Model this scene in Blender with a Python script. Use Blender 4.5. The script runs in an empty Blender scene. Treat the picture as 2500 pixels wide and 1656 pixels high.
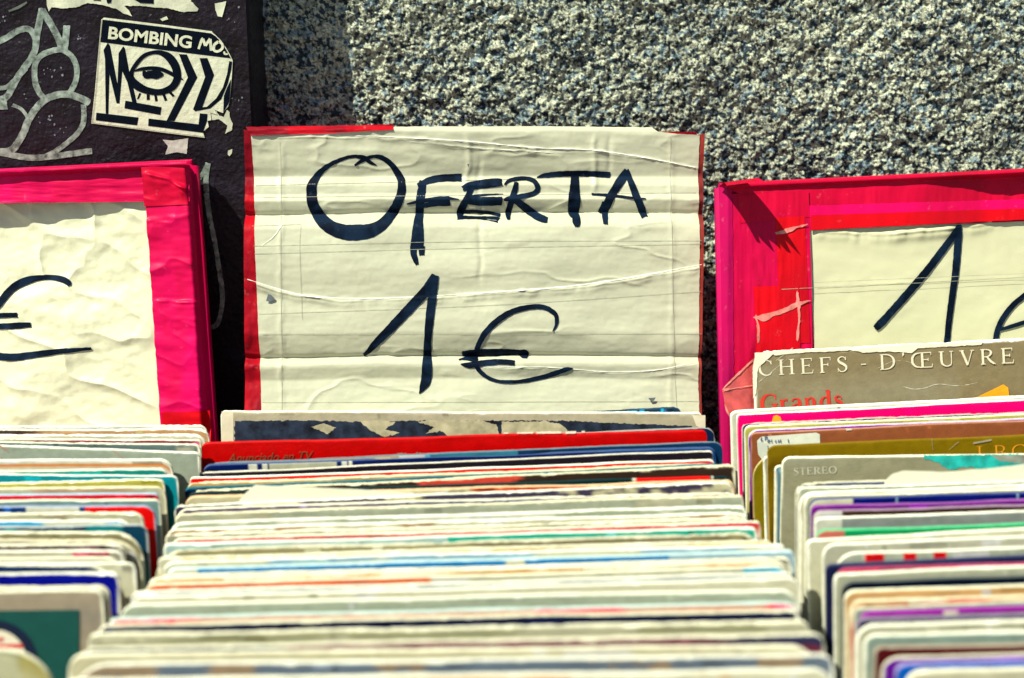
import bpy, bmesh, math, random
import numpy as np
from mathutils import Vector, Matrix
from mathutils.geometry import tessellate_polygon

random.seed(7)
S = bpy.context.scene
COL = S.collection

# ------------------------------------------------------------------ camera, light, exposure
CZ = 1.40                      # lens height above the pavement (m)
PITCH = math.radians(15.0)     # looking down
FPX = 50.0 / 36.0 * 2500.0     # focal length in photo pixels
cam_d = bpy.data.cameras.new('camera')
cam = bpy.data.objects.new('camera', cam_d)
COL.objects.link(cam)
cam.location = (0, 0, CZ)
cam.rotation_euler = (math.radians(90) - PITCH, 0, 0)
cam_d.lens = 50
cam_d.sensor_width = 36
cam_d.clip_start = 0.02
cam_d.clip_end = 200
cam_d.dof.use_dof = True
cam_d.dof.focus_distance = 0.965
cam_d.dof.aperture_fstop = 5.3
cam_d.dof.aperture_blades = 7
S.camera = cam

SUN_DIR = Vector((0.60, 0.50, -1.0)).normalized()      # the way the light travels
sun_d = bpy.data.lights.new('sun', 'SUN')
sun_d.energy = 5.0
sun_d.angle = math.radians(0.5)
sun_d.color = (1.0, 0.97, 0.79)
sun = bpy.data.objects.new('sun', sun_d)
COL.objects.link(sun)
sun.location = (-2, -2, 5)
sun.rotation_euler = SUN_DIR.to_track_quat('-Z', 'Y').to_euler()
W = bpy.data.worlds.new('World')
S.world = W
W.use_nodes = True
_sky = W.node_tree.nodes.new('ShaderNodeTexSky')
_sky.sky_type = 'NISHITA'
_sky.sun_disc = False
_sky.sun_elevation = math.asin(-SUN_DIR.z)
_sky.sun_rotation = math.atan2(-SUN_DIR.x, -SUN_DIR.y)
_bg = W.node_tree.nodes['Background']
_bg.inputs['Strength'].default_value = 0.06
W.node_tree.links.new(_sky.outputs[0], _bg.inputs[0])
S.view_settings.view_transform = 'Standard'
S.view_settings.look = 'None'
S.view_settings.gamma = 1
S.view_settings.exposure = 0.62
S.render.engine = 'CYCLES'
S.cycles.max_bounces = 6

# ------------------------------------------------------------------ helpers
CAM = Vector((0, 0, CZ))
_cp, _sp = math.cos(PITCH), math.sin(PITCH)

def ray(px, py):
    """direction through a photo pixel, with unit depth along the optical axis"""
    a = (px - 1250.0) / FPX
    b = (py - 828.0) / FPX
    return Vector((a, _cp - b * _sp, -_sp - b * _cp))

def on_z(px, py, z):
    r = ray(px, py)
    return CAM + r * ((z - CZ) / r.z)

def depth_of(p):
    d = p - CAM
    return d.y * _cp - d.z * _sp

class Plane:
    """a flat face in the scene: origin, right axis, up axis, normal towards the street"""
    def __init__(self, O, U, V):
        self.O, self.U, self.V = Vector(O), Vector(U).normalized(), Vector(V).normalized()
        self.N = self.U.cross(self.V).normalized()
    def uv(self, px, py):
        r = ray(px, py)
        t = (self.O - CAM).dot(self.N) / r.dot(self.N)
        p = CAM + r * t - self.O
        return p.dot(self.U), p.dot(self.V)
    def uv_np(self, px, py):
        px, py = np.asarray(px, float), np.asarray(py, float)
        a, b = (px - 1250) / FPX, (py - 828) / FPX
        R = np.stack([a, _cp - b * _sp, -_sp - b * _cp], -1)
        n = np.array(self.N)
        t = float((self.O - CAM).dot(self.N)) / (R @ n)
        P = np.array(CAM) + R * t[..., None] - np.array(self.O)
        return P @ np.array(self.U), P @ np.array(self.V)
    def pt(self, px, py, h):
        """world points for photo-measured points of the face, raised by h"""
        u, v = self.uv_np(px, py)
        h = np.broadcast_to(np.asarray(h, float), u.shape)
        return (np.array(self.O) + u[..., None] * np.array(self.U)
                + v[..., None] * np.array(self.V) + h[..., None] * np.array(self.N))

# numpy value noise
def _hash(ix, iy, seed):
    n = (ix.astype(np.int64) * 374761393 + iy.astype(np.int64) * 668265263 + seed * 974634777) & 0xffffffff
    n = ((n ^ (n >> 13)) * 1274126177) & 0xffffffff
    n = ((n ^ (n >> 16)) * 2246822519) & 0xffffffff
    return ((n ^ (n >> 15)) & 0xffffff) / float(0xffffff)

def vn(x, y=0.0, seed=0):
    x, y = np.broadcast_arrays(np.asarray(x, float), np.asarray(y, float))
    ix, iy = np.floor(x), np.floor(y)
    fx, fy = x - ix, y - iy
    fx, fy = fx * fx * fx * (fx * (fx * 6 - 15) + 10), fy * fy * fy * (fy * (fy * 6 - 15) + 10)
    a, b = _hash(ix, iy, seed), _hash(ix + 1, iy, seed)
    c, d = _hash(ix, iy + 1, seed), _hash(ix + 1, iy + 1, seed)
    return (a + (b - a) * fx + (c - a) * fy + (a - b - c + d) * fx * fy) * 2 - 1

def fbm(x, y=0.0, seed=0, o=4, g=0.5):
    s, a, t = 0, 1.0, 0
    for i in range(o):
        s = s + a * vn(np.asarray(x, float) * 2 ** i + 17.3 * i, np.asarray(y, float) * 2 ** i + 5.1 * i, seed + i)
        t += a
        a *= g
    return s / t

def worley(x, y, seed):
    ix, iy = np.floor(x), np.floor(y)
    d1 = np.full(x.shape, 9.0)
    idv = np.zeros(x.shape)
    for dx in (-1, 0, 1):
        for dy in (-1, 0, 1):
            cx, cy = ix + dx, iy + dy
            qx = cx + 0.1 + 0.8 * _hash(cx, cy, seed)
            qy = cy + 0.1 + 0.8 * _hash(cx, cy, seed + 1)
            d = (qx - x) ** 2 + (qy - y) ** 2
            m = d < d1
            d1 = np.where(m, d, d1)
            idv = np.where(m, _hash(cx, cy, seed + 2), idv)
    return np.sqrt(d1), idv

def sstep(a, b, x):
    t = np.clip((x - a) / (b - a), 0, 1)
    return t * t * (3 - 2 * t)

# materials
def nodes_of(name):
    m = bpy.data.materials.new(name)
    m.use_nodes = True
    nt = m.node_tree
    return m, nt, nt.nodes['Principled BSDF']

def mat(name, col, rough=0.5, spec=0.5, var=0.12, scale=60, bump=0.0, bscale=300, coat=0.0, metal=0.0, stretch=(1, 1, 1), trans=0.0):
    """plain surface with a slow and a fine tone variation and a fine relief"""
    m, nt, b = nodes_of(name)
    tc = nt.nodes.new('ShaderNodeTexCoord')
    mp = nt.nodes.new('ShaderNodeMapping')
    mp.inputs['Scale'].default_value = stretch
    nt.links.new(tc.outputs['Object'], mp.inputs[0])
    n = nt.nodes.new('ShaderNodeTexNoise')
    n.inputs['Scale'].default_value = scale
    n.inputs['Detail'].default_value = 6
    nt.links.new(mp.outputs[0], n.inputs['Vector'])
    r = nt.nodes.new('ShaderNodeValToRGB')
    r.color_ramp.elements[0].position = 0.3
    r.color_ramp.elements[1].position = 0.7
    r.color_ramp.elements[0].color = [c * (1 - var) for c in col] + [1]
    r.color_ramp.elements[1].color = [min(1, c * (1 + var)) for c in col] + [1]
    nt.links.new(n.outputs['Fac'], r.inputs[0])
    nt.links.new(r.outputs[0], b.inputs['Base Color'])
    b.inputs['Roughness'].default_value = rough
    b.inputs['Specular IOR Level'].default_value = spec
    b.inputs['Coat Weight'].default_value = coat
    b.inputs['Coat Roughness'].default_value = 0.15
    b.inputs['Metallic'].default_value = metal
    if bump:
        n2 = nt.nodes.new('ShaderNodeTexNoise')
        n2.inputs['Scale'].default_value = bscale
        n2.inputs['Detail'].default_value = 5
        nt.links.new(mp.outputs[0], n2.inputs['Vector'])
        bp = nt.nodes.new('ShaderNodeBump')
        bp.inputs['Strength'].default_value = bump
        bp.inputs['Distance'].default_value = 0.001
        nt.links.new(n2.outputs['Fac'], bp.inputs['Height'])
        nt.links.new(bp.outputs[0], b.inputs['Normal'])
    return m

def mat_tape(name, a, b_, scale=14, rough=.50, spec=.10, coat=.03, dirt=.08, stretch=(1, 1, .35), scuff=(.55, .30, .28), bump=.35):
    """plastic tape: two overlapping tones, thin streaks, scuffs"""
    m, nt, b = nodes_of(name)
    N, L = nt.nodes.new, nt.links.new
    tc = N('ShaderNodeTexCoord')
    mp = N('ShaderNodeMapping'); mp.inputs['Scale'].default_value = stretch
    L(tc.outputs['Object'], mp.inputs[0])
    n1 = N('ShaderNodeTexNoise'); n1.inputs['Scale'].default_value = scale; n1.inputs['Detail'].default_value = 4
    n1.inputs['Distortion'].default_value = .6
    L(mp.outputs[0], n1.inputs['Vector'])
    r = N('ShaderNodeValToRGB'); e = r.color_ramp.elements
    e[0].position, e[0].color = .42, list(b_) + [1]
    e[1].position, e[1].color = .56, list(a) + [1]
    L(n1.outputs['Fac'], r.inputs[0])
    n2 = N('ShaderNodeTexNoise'); n2.inputs['Scale'].default_value = 160; n2.inputs['Detail'].default_value = 8; n2.inputs['Roughness'].default_value = .7
    L(tc.outputs['Object'], n2.inputs['Vector'])
    r2 = N('ShaderNodeValToRGB'); e = r2.color_ramp.elements
    e[0].position, e[0].color = .62, (0, 0, 0, 1)
    e[1].position, e[1].color = .80, (dirt * 4, dirt * 4, dirt * 4, 1)
    L(n2.outputs['Fac'], r2.inputs[0])
    mx = N('ShaderNodeMix'); mx.data_type = 'RGBA'
    L(r2.outputs[0], mx.inputs[0]); L(r.outputs[0], mx.inputs[6])
    mx.inputs[7].default_value = list(scuff) + [1]
    L(mx.outputs[2], b.inputs['Base Color'])
    b.inputs['Roughness'].default_value = rough
    b.inputs['Specular IOR Level'].default_value = spec
    b.inputs['Coat Weight'].default_value = coat
    b.inputs['Coat Roughness'].default_value = .2
    n3 = N('ShaderNodeTexNoise'); n3.inputs['Scale'].default_value = 70; n3.inputs['Detail'].default_value = 5
    L(mp.outputs[0], n3.inputs['Vector'])
    bp = N('ShaderNodeBump'); bp.inputs['Strength'].default_value = bump; bp.inputs['Distance'].default_value = .001
    L(n3.outputs['Fac'], bp.inputs['Height']); L(bp.outputs[0], b.inputs['Normal'])
    return m

def mat_attr(name, rough=0.55, spec=0.4, bump=0.25, bscale=700, var=0.10, scale=180):
    """colour from the mesh's own print colours; alpha of the attribute = how glossy"""
    m, nt, b = nodes_of(name)
    at = nt.nodes.new('ShaderNodeVertexColor')
    at.layer_name = 'print'
    tc = nt.nodes.new('ShaderNodeTexCoord')
    n = nt.nodes.new('ShaderNodeTexNoise')
    n.inputs['Scale'].default_value = scale
    n.inputs['Detail'].default_value = 7
    nt.links.new(tc.outputs['Object'], n.inputs['Vector'])
    mr = nt.nodes.new('ShaderNodeMapRange')
    mr.inputs[1].default_value, mr.inputs[2].default_value = 0.3, 0.7
    mr.inputs[3].default_value, mr.inputs[4].default_value = 1 - var, 1 + var
    nt.links.new(n.outputs['Fac'], mr.inputs[0])
    mx = nt.nodes.new('ShaderNodeVectorMath')
    mx.operation = 'SCALE'
    nt.links.new(at.outputs['Color'], mx.inputs[0])
    nt.links.new(mr.outputs[0], mx.inputs['Scale'])
    nt.links.new(mx.outputs[0], b.inputs['Base Color'])
    rr = nt.nodes.new('ShaderNodeMapRange')
    rr.inputs[3].default_value, rr.inputs[4].default_value = 0.85, 0.25
    nt.links.new(at.outputs['Alpha'], rr.inputs[0])
    nt.links.new(rr.outputs[0], b.inputs['Roughness'])
    b.inputs['Specular IOR Level'].default_value = spec
    n2 = nt.nodes.new('ShaderNodeTexNoise')
    n2.inputs['Scale'].default_value = bscale
    n2.inputs['Detail'].default_value = 4
    nt.links.new(tc.outputs['Object'], n2.inputs['Vector'])
    bp = nt.nodes.new('ShaderNodeBump')
    bp.inputs['Strength'].default_value = bump
    bp.inputs['Distance'].default_value = 0.0006
    nt.links.new(n2.outputs['Fac'], bp.inputs['Height'])
    nt.links.new(bp.outputs[0], b.inputs['Normal'])
    return m

# objects
def tag(o, label=None, cat=None, group=None, kind=None):
    if label: o['label'] = label
    if cat: o['category'] = cat
    if group: o['group'] = group
    if kind: o['kind'] = kind
    return o

def empty(name, loc):
    o = bpy.data.objects.new(name, None)
    o.empty_display_size = 0.02
    o.location = loc
    COL.objects.link(o)
    return o

def world_of(o):
    return o.matrix_parent_inverse @ o.matrix_basis if o.parent is None else world_of(o.parent) @ o.matrix_parent_inverse @ o.matrix_basis

def link(name, me, m, parent=None, smooth=True):
    o = bpy.data.objects.new(name, me)
    COL.objects.link(o)
    if m is not None:
        me.materials.append(m)
    if smooth:
        me.shade_smooth()
    if parent is not None:
        o.parent = parent
        o.matrix_parent_inverse = world_of(parent).inverted()
    return o

def mesh_np(name, verts, faces, m, parent=None, smooth=True, cols=None):
    me = bpy.data.meshes.new(name)
    me.from_pydata([tuple(v) for v in verts], [], [tuple(f) for f in faces])
    if cols is not None:
        ca = me.color_attributes.new('print', 'FLOAT_COLOR', 'POINT')
        ca.data.foreach_set('color', np.asarray(cols, np.float32).ravel())
    me.update()
    return link(name, me, m, parent, smooth)

def grid_faces(nr, nc, wrap=False):
    i = np.arange((nr - 1) * (nc - 1))
    r, c = i // (nc - 1), i % (nc - 1)
    a = r * nc + c
    return np.stack([a, a + nc, a + nc + 1, a + 1], -1)

def patch(name, pl, quad, hfn, m, off=0.0, nx=60, ny=60, parent=None, jag=(0, 0, 0, 0), seed=1, colfn=None, topfn=None):
    """sheet lying on plane pl between photo-measured corners TL,TR,BR,BL, raised by hfn; jag = ragged edges T,R,B,L in px"""
    s, t = np.meshgrid(np.linspace(0, 1, nx), np.linspace(0, 1, ny))
    q = np.array(quad, float)
    P = ((1 - s) * (1 - t))[..., None] * q[0] + (s * (1 - t))[..., None] * q[1] + (s * t)[..., None] * q[2] + ((1 - s) * t)[..., None] * q[3]
    X, Y = P[..., 0].copy(), P[..., 1].copy()
    if topfn is not None:
        Y += (topfn(X) - Y[0:1, :]) * (1 - t) ** 3
    w = lambda d: np.clip(1 - d / 0.06, 0, 1)
    if jag[0]: Y += w(t) * jag[0] * fbm(X / 14.0, 0.3, seed, 4)
    if jag[2]: Y += w(1 - t) * jag[2] * fbm(X / 14.0, 7.3, seed + 3, 4)
    if jag[3]: X += w(s) * jag[3] * fbm(Y / 14.0, 3.3, seed + 5, 4)
    if jag[1]: X += w(1 - s) * jag[1] * fbm(Y / 14.0, 9.3, seed + 7, 4)
    H = hfn(X, Y) + off
    V = pl.pt(X, Y, H).reshape(-1, 3)
    cols = None
    if colfn is not None:
        cols = colfn(X, Y).reshape(-1, 4)
    return mesh_np(name, V, grid_faces(ny, nx), m, parent, True, cols)

def spline(pts, step):
    """Catmull-Rom through (x, y, w) points"""
    P = np.array(pts, float)
    if len(P) == 2:
        n = max(2, int(np.hypot(*(P[1, :2] - P[0, :2])) / step))
        return P[0] + (P[1] - P[0]) * np.linspace(0, 1, n)[:, None]
    E = np.vstack([2 * P[0] - P[1], P, 2 * P[-1] - P[-2]])
    out = []
    for i in range(1, len(E) - 2):
        a, b, c, d = E[i - 1:i + 3]
        n = max(2, int(np.hypot(*(c[:2] - b[:2])) / step))
        for t in np.linspace(0, 1, n, endpoint=False):
            out.append(0.5 * ((2 * b) + (-a + c) * t + (2 * a - 5 * b + 4 * c - d) * t * t + (-a + 3 * b - 3 * c + d) * t ** 3))
    out.append(P[-1])
    return np.array(out)

_ink_n = [0]
def ribbons(name, pl, strokes, hfn, m, off=0.0003, parent=None, step=2.5, rag=0.8, across=6, conv=None, wmul=1.0):
    """pen or brush strokes on a face: one mesh; each stroke a thin ragged ribbon that follows the relief"""
    VV, FF, base = [], [], 0
    for k, st in enumerate(strokes):
        st = [conv(*p) for p in st] if conv else st
        C = spline(st, step)
        x, y, w = C[:, 0], C[:, 1], np.maximum(C[:, 2], 0.4) * wmul
        dx, dy = np.gradient(x), np.gradient(y)
        L = np.hypot(dx, dy) + 1e-9
        nx, ny = -dy / L, dx / L
        n = len(x)
        _ink_n[0] += 1
        sd = _ink_n[0]
        q = np.linspace(-0.5, 0.5, across)
        d = np.arange(n) * step
        e0 = rag * fbm(d / 9.0, 1.7, sd, 3)
        e1 = rag * fbm(d / 9.0, 8.1, sd + 50, 3)
        off_n = w[:, None] * q[None, :]
        off_n[:, 0] += e0
        off_n[:, -1] += e1
        X = x[:, None] + nx[:, None] * off_n
        Y = y[:, None] + ny[:, None] * off_n
        # ragged ends
        ej = rag * 2.2 * fbm(np.arange(across) * 1.3, 2.2, sd + 9, 2)
        X[0] -= dx[0] / L[0] * ej; Y[0] -= dy[0] / L[0] * ej
        X[-1] += dx[-1] / L[-1] * ej[::-1]; Y[-1] += dy[-1] / L[-1] * ej[::-1]
        V = pl.pt(X, Y, hfn(X, Y) + off + 0.000012 * k).reshape(-1, 3)
        F = grid_faces(n, across) + base
        VV.append(V); FF.append(F); base += len(V)
    return mesh_np(name, np.vstack(VV), np.vstack(FF), m, parent)

def poly(name, pl, pts, m, off, parent=None, hfn=None, smooth=False):
    """flat cut-out: polygon on a face"""
    P = np.array(pts, float)
    h = hfn(P[:, 0], P[:, 1]) if hfn else 0
    V = pl.pt(P[:, 0], P[:, 1], off + h)
    tri = tessellate_polygon([[Vector((p[0], p[1], 0)) for p in P]])
    return mesh_np(name, V, tri, m, parent, smooth)

def each(fn, name, pl, items, *a):
    for it_ in items:
        fn(name, pl, [it_], *a)

def polys(name, pl, plist, m, off, parent=None):
    VV, FF, b = [], [], 0
    for k, pts in enumerate(plist):
        P = np.array(pts, float)
        VV.append(pl.pt(P[:, 0], P[:, 1], off + 0.00001 * k))
        FF += [tuple(i + b for i in t) for t in tessellate_polygon([[Vector((p[0], p[1], 0)) for p in P]])]
        b += len(P)
    return mesh_np(name, np.vstack(VV), FF, m, parent, False)

def lettering(name, pl, text, p0, p1, cap, m, off, parent=None, bold=0.0, shear=0.0):
    """text in Blender's own font laid on a face from baseline point p0 to p1 (photo px), cap height in px"""
    cu = bpy.data.curves.new(name, 'FONT')
    cu.body = text
    cu.offset = bold
    cu.shear = shear
    cu.resolution_u = 4
    t = bpy.data.objects.new(name, cu)
    COL.objects.link(t)
    dg = bpy.context.evaluated_depsgraph_get()
    me = bpy.data.meshes.new_from_object(t.evaluated_get(dg))
    bpy.data.objects.remove(t)
    co = np.array([v.co[:] for v in me.vertices])
    xs = (co[:, 0] - co[:, 0].min()) / (co[:, 0].max() - co[:, 0].min())
    ys = co[:, 1] / 0.73
    p0, p1 = np.array(p0, float), np.array(p1, float)
    d = (p1 - p0) / np.hypot(*(p1 - p0))
    up = np.array([d[1], -d[0]]) * cap
    Q = p0 + xs[:, None] * (p1 - p0) + ys[:, None] * up
    V = pl.pt(Q[:, 0], Q[:, 1], off)
    me.vertices.foreach_set('co', V.ravel().astype(np.float32))
    me.update()
    me.materials.clear()
    return link(name, me, m, parent, False)

def box_into(bm, cx, cy, cz, sx, sy, sz, bev=0.0):
    r = bmesh.ops.create_cube(bm, size=1)
    for v in r['verts']:
        v.co = Vector((cx + v.co.x * sx, cy + v.co.y * sy, cz + v.co.z * sz))
    if bev:
        es = list({e for v in r['verts'] for e in v.link_edges})
        bmesh.ops.bevel(bm, geom=es, offset=bev, segments=3, affect='EDGES')

def bm_obj(name, bm, m, parent=None, smooth=False):
    me = bpy.data.meshes.new(name)
    bm.normal_update()
    bm.to_mesh(me)
    bm.free()
    return link(name, me, m, parent, smooth)

# ------------------------------------------------------------------ the setting
WALL_Y, PANEL_Y, PANEL_X = 1.045, 0.990, -0.178
BASE_Z = 0.80

def build_ground():
    bm = bmesh.new()
    r = bmesh.ops.create_grid(bm, x_segments=2, y_segments=2, size=30)
    m, nt, b = nodes_of('paving')
    tc = nt.nodes.new('ShaderNodeTexCoord')
    br = nt.nodes.new('ShaderNodeTexBrick')
    br.inputs['Scale'].default_value = 2.5
    br.inputs['Color1'].default_value = (.30, .28, .25, 1)
    br.inputs['Color2'].default_value = (.24, .23, .21, 1)
    br.inputs['Mortar'].default_value = (.10, .10, .09, 1)
    br.inputs['Mortar Size'].default_value = .012
    nt.links.new(tc.outputs['Object'], br.inputs['Vector'])
    nt.links.new(br.outputs['Color'], b.inputs['Base Color'])
    b.inputs['Roughness'].default_value = .85
    o = bm_obj('pavement', bm, m)
    tag(o, 'grey stone pavement under the record stall', 'pavement', kind='structure')
build_ground()

def granite_material():
    m, nt, b = nodes_of('granite')
    N, L = nt.nodes.new, nt.links.new
    at = N('ShaderNodeVertexColor'); at.layer_name = 'print'
    tc = N('ShaderNodeTexCoord')
    n1 = N('ShaderNodeTexNoise'); n1.inputs['Scale'].default_value = 520; n1.inputs['Detail'].default_value = 5
    n1.inputs['Roughness'].default_value = .65
    L(tc.outputs['Object'], n1.inputs['Vector'])
    r1 = N('ShaderNodeValToRGB')
    e = r1.color_ramp.elements
    e[0].position, e[0].color = .36, (.045, .10, .14, 1)
    e[1].position, e[1].color = .54, (1, 1, 1, 1)
    L(n1.outputs['Fac'], r1.inputs[0])
    mx = N('ShaderNodeMix'); mx.data_type = 'RGBA'; mx.blend_type = 'MULTIPLY'; mx.inputs[0].default_value = 1
    L(at.outputs['Color'], mx.inputs[6]); L(r1.outputs[0], mx.inputs[7])
    L(mx.outputs[2], b.inputs['Base Color'])
    b.inputs['Roughness'].default_value = .55
    b.inputs['Specular IOR Level'].default_value = .45
    n2 = N('ShaderNodeTexNoise'); n2.inputs['Scale'].default_value = 900; n2.inputs['Detail'].default_value = 4
    L(tc.outputs['Object'], n2.inputs['Vector'])
    bp = N('ShaderNodeBump'); bp.inputs['Strength'].default_value = .8; bp.inputs['Distance'].default_value = .0012
    L(n2.outputs['Fac'], bp.inputs['Height']); L(bp.outputs[0], b.inputs['Normal'])
    return m

def build_granite():
    xs = np.concatenate([np.linspace(-.195, .44, 830), np.linspace(.44, 2.6, 60)[1:]])
    zs = np.concatenate([np.linspace(0, 1.03, 30)[:-1], np.linspace(1.03, 1.40, 485), np.linspace(1.40, 3.2, 40)[1:]])
    X, Z = np.meshgrid(xs, zs[::-1])
    wx = X + .0015 * vn(X * 500, Z * 500, 3)
    wz = Z + .0015 * vn(X * 500, Z * 500, 4)
    d, idv = worley(wx / .0028, wz / .0028, 11)
    d2, id2 = worley(wx / .0015, wz / .0015, 21)
    big = fbm(X / .030, Z / .030, 31, 3)
    mid = fbm(X / .0060, Z / .0060, 41, 3)
    lump = np.clip(1 - d * d * 1.5, 0, 1)
    h = .0030 * big + .0028 * mid + .0016 * (idv - .5) + .0015 * lump + .0009 * (id2 - .5) + .0007 * np.clip(1 - 1.4 * d2 * d2, 0, 1)
    Y = WALL_Y - h
    V = np.stack([X, Y, Z], -1).reshape(-1, 3)
    c = np.zeros(X.shape + (4,))
    feld, pink, quartz, mica = np.array([.49, .515, .375]), np.array([.25, .27, .21]), np.array([.20, .28, .30]), np.array([.010, .032, .050])
    rgb = feld * (.75 + .5 * id2)[..., None]
    sel = vn(X / .0040, Z / .0040, 51) + .5 * vn(X / .0024, Z / .0024, 52)
    rgb = np.where((sel > .45)[..., None], quartz * np.ones_like(rgb), rgb)
    rgb = np.where((sel < -.55)[..., None], pink, rgb)
    dark = (idv < .17) | (vn(X / .0024, Z / .0024, 61) + .5 * vn(X / .0012, Z / .0012, 62) > .58)
    rgb = np.where(dark[..., None], mica * np.ones_like(rgb), rgb)
    rgb = rgb * (1 + .22 * fbm(X / .09, Z / .07, 71, 3))[..., None]
    c[..., :3] = rgb
    c[..., 3] = 1
    o = mesh_np('granite_wall', V, grid_faces(len(zs), len(xs)), granite_material(), None, True, c.reshape(-1, 4))
    tag(o, 'rough-hewn speckled grey granite wall behind the record stall', 'wall')
build_granite()

def panel_material():
    m, nt, b = nodes_of('dark_paint')
    N, L = nt.nodes.new, nt.links.new
    tc = N('ShaderNodeTexCoord')
    n1 = N('ShaderNodeTexNoise'); n1.inputs['Scale'].default_value = 38; n1.inputs['Detail'].default_value = 9; n1.inputs['Roughness'].default_value = .65
    L(tc.outputs['Object'], n1.inputs['Vector'])
    r1 = N('ShaderNodeValToRGB'); e = r1.color_ramp.elements
    e[0].position, e[0].color = .35, (.008, .0055, .008, 1)
    e[1].position, e[1].color = .62, (.014, .0110, .0185, 1)
    x = e.new(.70); x.color = (.034, .030, .044, 1)
    x = e.new(.76); x.color = (.08, .085, .10, 1)
    L(n1.outputs['Fac'], r1.inputs[0])
    L(r1.outputs[0], b.inputs['Base Color'])
    b.inputs['Roughness'].default_value = .38
    b.inputs['Specular IOR Level'].default_value = .16
    n2 = N('ShaderNodeTexNoise'); n2.inputs['Scale'].default_value = 330; n2.inputs['Detail'].default_value = 6
    L(tc.outputs['Object'], n2.inputs['Vector'])
    n3 = N('ShaderNodeTexNoise'); n3.inputs['Scale'].default_value = 45; n3.inputs['Detail'].default_value = 3
    L(tc.outputs['Object'], n3.inputs['Vector'])
    ad = N('ShaderNodeMath'); ad.operation = 'MULTIPLY_ADD'; ad.inputs[1].default_value = 2.5
    L(n3.outputs['Fac'], ad.inputs[0]); L(n2.outputs['Fac'], ad.inputs[2])
    bp = N('ShaderNodeBump'); bp.inputs['Strength'].default_value = 1.0; bp.inputs['Distance'].default_value = .0012
    L(ad.outputs[0], bp.inputs['Height']); L(bp.outputs[0], b.inputs['Normal'])
    return m

Z0 = lambda x, y: np.zeros_like(np.asarray(x, float))
PN = Plane((0, PANEL_Y, 1.2), (1, 0, 0), (0, 0, 1))      # face of the dark door panel
M_SILVER = mat('silver_paint', (.23, .29, .255), .42, .3, .70, 210, .4, 500, metal=.25)
def fade_alpha(m, lo, hi, scale):
    nt = m.node_tree
    b = nt.nodes['Principled BSDF']
    tc = nt.nodes.new('ShaderNodeTexCoord'); n = nt.nodes.new('ShaderNodeTexNoise')
    n.inputs['Scale'].default_value = scale; n.inputs['Detail'].default_value = 7; n.inputs['Roughness'].default_value = .7
    mr = nt.nodes.new('ShaderNodeMapRange'); mr.inputs[1].default_value, mr.inputs[2].default_value = lo, hi
    nt.links.new(tc.outputs['Object'], n.inputs['Vector']); nt.links.new(n.outputs['Fac'], mr.inputs[0]); nt.links.new(mr.outputs[0], b.inputs['Alpha'])
fade_alpha(M_SILVER, .27, .46, 150)
M_POSTER = mat('poster_paper', (.54, .57, .43), .6, .2, .30, 70, .6, 160)
M_BLACK = mat('printed_black', (.0015, .004, .010), .55, .05, .4, 200, .3, 250)

def build_panel():
    bm = bmesh.new()
    box_into(bm, (PANEL_X - 1.5) / 2, PANEL_Y + .03, 1.3, PANEL_X + 1.5, .06, 2.6, .0025)
    o = bm_obj('door_panel', bm, panel_material(), None, False)
    tag(o, 'dark brown painted door panel covered in silver graffiti and poster scraps', 'door')
    c4 = lambda x, y, w=17: (x / 3.919, y / 3.919, w)
    g = [
        [(-60, 420), (60, 365), (150, 305), (250, 275), (310, 305), (345, 380)],
        [(405, 80), (385, 180), (355, 330), (340, 460), (300, 560), (240, 640), (170, 740), (110, 850), (60, 930), (-60, 980)],
        [(405, 90), (450, 170), (510, 270), (560, 370), (590, 460)],
        [(640, 245), (632, 350), (612, 480)],
        [(640, 492), (590, 476), (500, 488), (400, 530), (345, 600), (330, 700), (342, 800), (380, 890), (420, 935)],
        [(600, 478), (680, 530), (730, 620), (738, 700), (720, 790), (680, 870), (640, 905)],
        [(860, 985), (760, 935), (660, 905), (560, 905), (450, 945), (370, 1010), (310, 1090), (270, 1160), (230, 1260), (170, 1370), (100, 1440), (-60, 1460)],
        [(120, 1005), (200, 1040), (250, 1100), (272, 1150)],
        [(800, 1000), (805, 1100), (795, 1190), (740, 1280), (640, 1370), (530, 1450), (430, 1500)],
        [(-60, 1450), (150, 1490), (300, 1510), (480, 1500), (700, 1470), (880, 1445)],
        [(-60, 845), (60, 835), (150, 760), (260, 650)],
        [(-60, 1010), (70, 1010)],
    ]
    wd = [16, 17, 17, 18, 15, 14, 18, 9, 13, 15, 12, 20]
    st = [[c4(x, y, w * .97) for x, y in s] for s, w in zip(g, wd)]
    z2 = lambda x, y, w: (x / 2.09, 350 + y / 2.09, w / 2.09)
    st.append([z2(*p) for p in [(985, 235, 10), (1020, 180, 18), (1058, 112, 24)]])
    st.append([z2(*p) for p in [(1062, 100, 26), (1052, 200, 27), (1066, 350, 26), (1096, 500, 24), (1120, 650, 24), (1135, 760, 24), (1130, 850, 24), (1106, 925, 26), (1050, 945, 20)]])
    ribbons('graffiti', PN, st, Z0, M_SILVER, .00035, o, 4, 1.0, 5)
    # pale chips where paint came off
    rnd = random.Random(3)
    chips = []
    for (cx, cy, r, n) in [(130, 165, 26, 9), (105, 285, 22, 6), (150, 320, 20, 5), (196, 95, 6, 3), (60, 235, 8, 3), (5, 50, 14, 5), (560, 40, 30, 6), (575, 250, 20, 4)]:
        for i in range(n):
            x, y = cx + rnd.uniform(-r, r), cy + rnd.uniform(-r, r)
            k = rnd.uniform(.8, 3.0)
            chips.append([(x + k * rnd.uniform(.5, 1.2) * math.cos(a), y + k * rnd.uniform(.5, 1.5) * math.sin(a)) for a in np.linspace(0, 6.28, 8)[:-1]])
    polys('paint_chips', PN, chips, mat('chip', (.16, .17, .20), .6, .3, .4, 300), .0002, o)
build_panel()

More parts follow.
